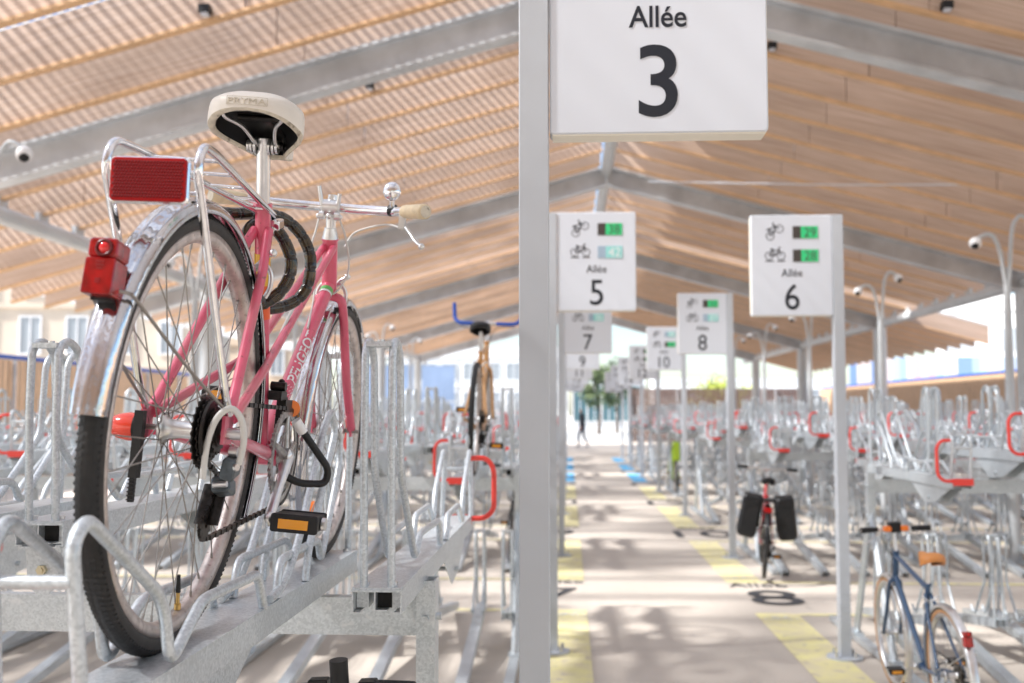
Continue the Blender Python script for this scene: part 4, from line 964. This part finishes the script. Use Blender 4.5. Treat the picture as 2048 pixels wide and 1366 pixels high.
for i, y in enumerate((11.5, 16.1, 20.8, 25.6, 30.2)): lamp(4.72, y, ['forked lamp at the far right, largest of its row', 'forked lamp just right of the Allée 6 sign', 'forked lamp hidden mostly behind the Allée 6 sign', 'forked lamp between the Allée 8 and Allée 6 signs', 'small forked lamp right of the Allée 8 sign'][i])
for i, y in enumerate((7.9, 12.5, 17.2, 25.2, 30.0)): lamp(-4.53, y, ['forked lamp at the left edge beside the left racks', 'second forked lamp on the left behind the pink wheel', 'third forked lamp on the left behind the pink frame', 'forked lamp right of the pink front wheel', 'farthest forked lamp on the left'][i])

def fence(x0, y0, x1, y1, h, label, m=WOODF, cap=True):
    t = empty('timber_fence', (x0, y0, 0)); tag(t, label, 'fence'); d = Vector((x1-x0, y1-y0, 0)); L_ = d.length; d.normalize(); n_ = Vector((-d.y, d.x, 0)); mb = B(m)
    k = 0; s = 0
    while s < L_:
        a = d*s; b_ = d*min(L_, s+.11); o_ = .012*(k % 2); mb.add([a+n_*o_, b_+n_*o_, b_+n_*o_+Vector((0, 0, h)), a+n_*o_+Vector((0, 0, h)), a+n_*(o_+.02), b_+n_*(o_+.02), b_+n_*(o_+.02)+Vector((0, 0, h)), a+n_*(o_+.02)+Vector((0, 0, h))],
            [(0, 1, 2, 3), (7, 6, 5, 4), (0, 3, 7, 4), (1, 5, 6, 2), (3, 2, 6, 7)]); s += .125; k += 1
    mb.build('slats', t)
    s = 0
    while s <= L_: q = d*s-n_*.06*1; p = B(STEELD); p.cbox((q.x, q.y, h/2), (.03, .03, h/2)); p.build('fence_post', t); s += 2.5
    if cap: c_ = B(mat('blue_band', (.03, .10, .42), .5)); q = [d*0-n_*.03, d*L_-n_*.03]; c_.tube([q[0]+Vector((0, 0, h+.06)), q[1]+Vector((0, 0, h+.05))], .05, 4, smooth=False); c_.build('blue_cap', t)
fence(12.3, 3, 12.3, 52, 2.65, 'orange timber fence with a blue cap along the right side')
fence(-12.5, 3, -12.5, 34, 2.75, 'orange timber fence with a blue cap along the left side')
fence(3.1, 54.5, 12.2, 54.5, 2.75, 'timber screen coloured dark brown for shade, closing the far end right of the main aisle', WOOD_SHADED, False)

def facade(label, x0, y0, yaw, W_, H_, wall, cols, rows_, z0, wh, ww, glass, roofm=None, band=None, deep=6):
    """rectangular building: local x along the front, front faces local -y"""
    t = empty('building', (x0, y0, 0), (0, 0, yaw)); tag(t, label, 'building')
    m = B(wall); m.box(0, W_, 0, deep, 0, H_)
    dz = (H_-z0-.6)/rows_
    for r in range(rows_+1): m.box(-.05, W_+.05, -.10, 0, z0+r*dz-.32, z0+r*dz-.18)
    m.build('wall', t)
    if roofm: m = B(roofm); m.prism([(-.3, H_), (W_+.3, H_), (W_-1.5, H_+2.4), (1.5, H_+2.4)], -.3, deep+.3); m.build('roof', t)
    for r in range(rows_):
        for c in range(cols):
            cx = W_*(c+.5)/cols; z = z0+r*dz+dz*.12; m = B(WHITE); h2 = dz*wh; w2 = W_/cols*ww
            m.box(cx-w2/2-.07, cx+w2/2+.07, -.06, -.005, z-.07, z); m.box(cx-w2/2-.07, cx+w2/2+.07, -.06, -.005, z+h2, z+h2+.07); m.box(cx-w2/2-.07, cx-w2/2, -.06, -.005, z, z+h2); m.box(cx+w2/2, cx+w2/2+.07, -.06, -.005, z, z+h2); m.box(cx-.025, cx+.025, -.05, -.022, z, z+h2)
            f = m.build('window', t); g_ = B(glass); g_.box(cx-w2/2, cx+w2/2, -.02, -.006, z, z+h2); g_.build('pane', f)
    return t
STONE = mat('pale_limestone', (.62, .54, .44), .8, noise=.08, nscale=.8); WHW = mat('white_render', (.78, .78, .77), .7); GL = mat('window_glass', (.34, .37, .40), .12, .0, spec=.8); GLB = mat('blue_green_glass', (.09, .17, .20), .2)
BEIGE = mat('beige_render', (.62, .50, .38), .8, noise=.06, nscale=.6); ZINC = mat('zinc_roof', (.32, .35, .38), .5, .2); PAL = mat('pale_grey_cladding', (.6, .63, .66), .6)
facade('pale stone block with rows of windows beyond the left fence', -34, 43, R_(4), 18, 9.5, STONE, 9, 3, 1.2, .6, .42, GL, ZINC)
facade('beige stone block at the left behind the pink wheel', -25, 60, R_(2), 9, 8.6, BEIGE, 5, 3, 1.2, .6, .4, GL, ZINC)
facade('long white terminal building with wide windows far beyond the racks', -17, 92, 0, 17, 7.2, WHW, 9, 2, 1.5, .55, .7, GL)
facade('blue-green glass building at the far end of the main aisle', .4, 88, 0, 6.0, 4.6, PAL, 5, 1, .3, .8, .9, GLB)
facade('white building with white framed windows beyond the right fence', 22, 64, R_(-32), 26, 8.3, WHW, 10, 2, 1.6, .45, .62, GL)
facade('low white building behind the dark timber screen', 6.8, 84, 0, 14, 4.2, WHW, 7, 1, 2.6, .45, .62, GL)
# striped hoarding and blue hoarding
t = empty('striped_hoarding', (13.2, 50, 0), (0, 0, R_(-6))); tag(t, 'hoarding of pink, pale and blue vertical stripes behind the right fence', 'hoarding')
for nm, cols in (('striped_panels', ((.72, .48, .48), (.22, .34, .60), (.72, .74, .78), (.50, .60, .74), (.74, .64, .62), (.38, .50, .68))),):
    mb = MB(); rr = random.Random(3)
    for k in range(26):
        c_ = cols[rr.randrange(6)]; mb.mat(mat('stripe_%d' % cols.index(c_), c_, .6)); mb.box(k*.32, k*.32+.32, 0, .05, 0, 4.1)
    mb.build(nm, t)
t = empty('blue_hoarding', (-8.6, 60, 0)); tag(t, 'blue tarpaulin hoarding on a scaffold left of the far end', 'hoarding'); mb = B(mat('blue_tarpaulin', (.27, .36, .52), .6, noise=.12, nscale=.7))
for x in (-4.6, -2.2, 0.2): mb.box(x, x+1.9, 0, .05, 1.6, 4.2)
mb.build('tarpaulin', t); mb = B(STEELW)
for x in (-4.7, -2.35, .05, 2.3): mb.cyl((x, .1, 0), (x, .1, 4.6), .05, 8)
for z in (1.5, 4.3): mb.cyl((-4.7, .1, z), (2.3, .1, z), .04, 8)
mb.build('scaffold', t)
t = empty('railing', (-9, 58, 0)); tag(t, 'pale steel railing across the far end left of the main aisle', 'railing'); mb = B(STEELW)
for k in range(70): mb.cyl((k*.13, 0, 0), (k*.13, 0, 2.1), .012, 4)
mb.box(-.05, 9.1, -.03, .03, 2.08, 2.16); mb.box(-.05, 9.1, -.03, .03, .2, .25); mb.build('bars', t)
m = B(mat('pale_road', (.40, .39, .37), .8)); rect(m, -40, 60, 56.5, 86, .004); tag(m.build('road'), kind='structure')

def tree(x, y, h, r, label, col, n=900, seed=1):
    rr = random.Random(seed); t = empty('tree', (x, y, 0)); tag(t, label, 'tree', 'trees beyond the far end')
    m = B(mat('bark', (.12, .09, .07), .8)); m.tube([(0, 0, 0), (.05, 0, h*.3), (0, .05, h*.6)], .12, 8, radii=[.14, .1, .05])
    for k in range(5): a = rr.random()*6.28; m.tube([(0, 0, h*(.3+.06*k)), (r*.6*math.cos(a), r*.6*math.sin(a), h*(.55+.07*k))], .04, 5, radii=[.05, .015])
    m.build('trunk', t); m = B(mat('leaves_%s' % seed, col, .55, noise=.3, nscale=3))
    cl = [(rr.gauss(0, r*.45), rr.gauss(0, r*.45), h*(.45+.5*rr.random())) for _ in range(22)]
    for k in range(n):
        c_ = cl[rr.randrange(22)]; p = Vector((c_[0]+rr.gauss(0, r*.22), c_[1]+rr.gauss(0, r*.22), c_[2]+rr.gauss(0, r*.2))); u = Vector((rr.gauss(0, 1), rr.gauss(0, 1), rr.gauss(0, 1))).normalized(); v = u.orthogonal().normalized(); s = .10+.08*rr.random()
        m.add([p-u*s, p+v*s*.5, p+u*s, p-v*s*.5], [(0, 1, 2, 3)])
    m.build('crown', t)
tree(2.1, 72, 4.6, 1.1, 'bright lime tree at the far end of the main aisle', (.13, .17, .07), 1500, 3)
tree(11.5, 80, 4.0, 1.9, 'yellow-green tree behind the dark timber screen', (.34, .38, .04), 1500, 4)
tree(3.6, 78, 5.2, 1.5, 'dark green tree behind the lime tree', (.05, .09, .03), 900, 5)
tree(-14, 75, 5.5, 2.6, 'grey-green tree left of the blue hoarding', (.12, .17, .08), 1200, 6)

# person walking at the far end
def person(x, y, yaw):
    t = empty('person', (x, y, 0), (0, 0, yaw)); tag(t, 'person in dark jacket walking at the far end of the main aisle', 'person')
    J = dict(pelvis=(0, 0, .93), chest=(0, .03, 1.28), neck=(0, .04, 1.48), chin=(0, .06, 1.56), head=(0, .07, 1.70),
        hipl=(-.09, 0, .90), kneel=(-.09, .16, .50), anklel=(-.09, .12, .09), toel=(-.09, .28, .05), hipr=(.09, 0, .90), kneer=(.09, -.02, .48), ankler=(.09, -.24, .14), toer=(.09, -.12, .03),
        shl=(-.19, .03, 1.42), elbl=(-.23, -.10, 1.14), wrl=(-.22, -.04, .90), shr=(.19, .03, 1.42), elbr=(.23, .06, 1.14), wrr=(.22, .20, .94))
    E_ = [('pelvis', 'chest'), ('chest', 'neck'), ('neck', 'chin'), ('chin', 'head'), ('pelvis', 'hipl'), ('hipl', 'kneel'), ('kneel', 'anklel'), ('anklel', 'toel'), ('pelvis', 'hipr'), ('hipr', 'kneer'), ('kneer', 'ankler'), ('ankler', 'toer'), ('chest', 'shl'), ('shl', 'elbl'), ('elbl', 'wrl'), ('chest', 'shr'), ('shr', 'elbr'), ('elbr', 'wrr')]
    rad = dict(pelvis=.15, chest=.16, neck=.065, chin=.07, head=.095, hipl=.10, kneel=.065, anklel=.045, toel=.035, hipr=.10, kneer=.065, ankler=.045, toer=.035, shl=.065, elbl=.045, wrl=.032, shr=.065, elbr=.045, wrr=.032)
    # five fingers and a thumb per hand
    for sd, wr, el in (('l', 'wrl', 'elbl'), ('r', 'wrr', 'elbr')):
        d = (Vector(J[wr])-Vector(J[el])).normalized(); pm = Vector(J[wr])+d*.07; J['palm'+sd] = tuple(pm); rad['palm'+sd] = .03; E_.append((wr, 'palm'+sd))
        for k in range(4):
            q = pm+d*(.075-.006*abs(k-1))+Vector((.0, (k-1.5)*.02, -.01)); J['f%s%d' % (sd, k)] = tuple(q); rad['f%s%d' % (sd, k)] = .009; E_.append(('palm'+sd, 'f%s%d' % (sd, k)))
        q = Vector(J[wr])+d*.05+Vector((0, .045, 0)); J['t'+sd] = tuple(q); rad['t'+sd] = .01; E_.append((wr, 't'+sd))
    names = list(J); me = bpy.data.meshes.new('body'); me.from_pydata([J[n_] for n_ in names], [(names.index(a), names.index(b_)) for a, b_ in E_], []); o = bpy.data.objects.new('body', me); C.objects.link(o)
    sk = o.modifiers.new('s', 'SKIN'); 
    for i, n_ in enumerate(names): me.skin_vertices[0].data[i].radius = (rad[n_], rad[n_]*.8); 
    me.skin_vertices[0].data[0].use_root = True
    o.modifiers.new('u', 'SUBSURF').levels = 1
    dg = bpy.context.evaluated_depsgraph_get(); m2 = bpy.data.meshes.new_from_object(o.evaluated_get(dg)); bpy.data.objects.remove(o)
    for m in (mat('dark_jacket', (.03, .035, .05), .8), mat('dark_blue_trousers', (.03, .05, .10), .8), mat('skin', (.5, .3, .22), .5), mat('dark_hair', (.03, .02, .015), .6)): m2.materials.append(m)
    for p in m2.polygons:
        c_ = p.center; p.use_smooth = True
        p.material_index = (3 if c_.z > 1.66 or c_.y < .04 else 2) if c_.z > 1.50 else (1 if c_.z < .92 and abs(c_.x) < .17 else (2 if abs(c_.x) > .17 and c_.z < .95 else 0))
    b_ = bpy.data.objects.new('body', m2); C.objects.link(b_); b_.parent = t
person(.62, 46, R_(60))
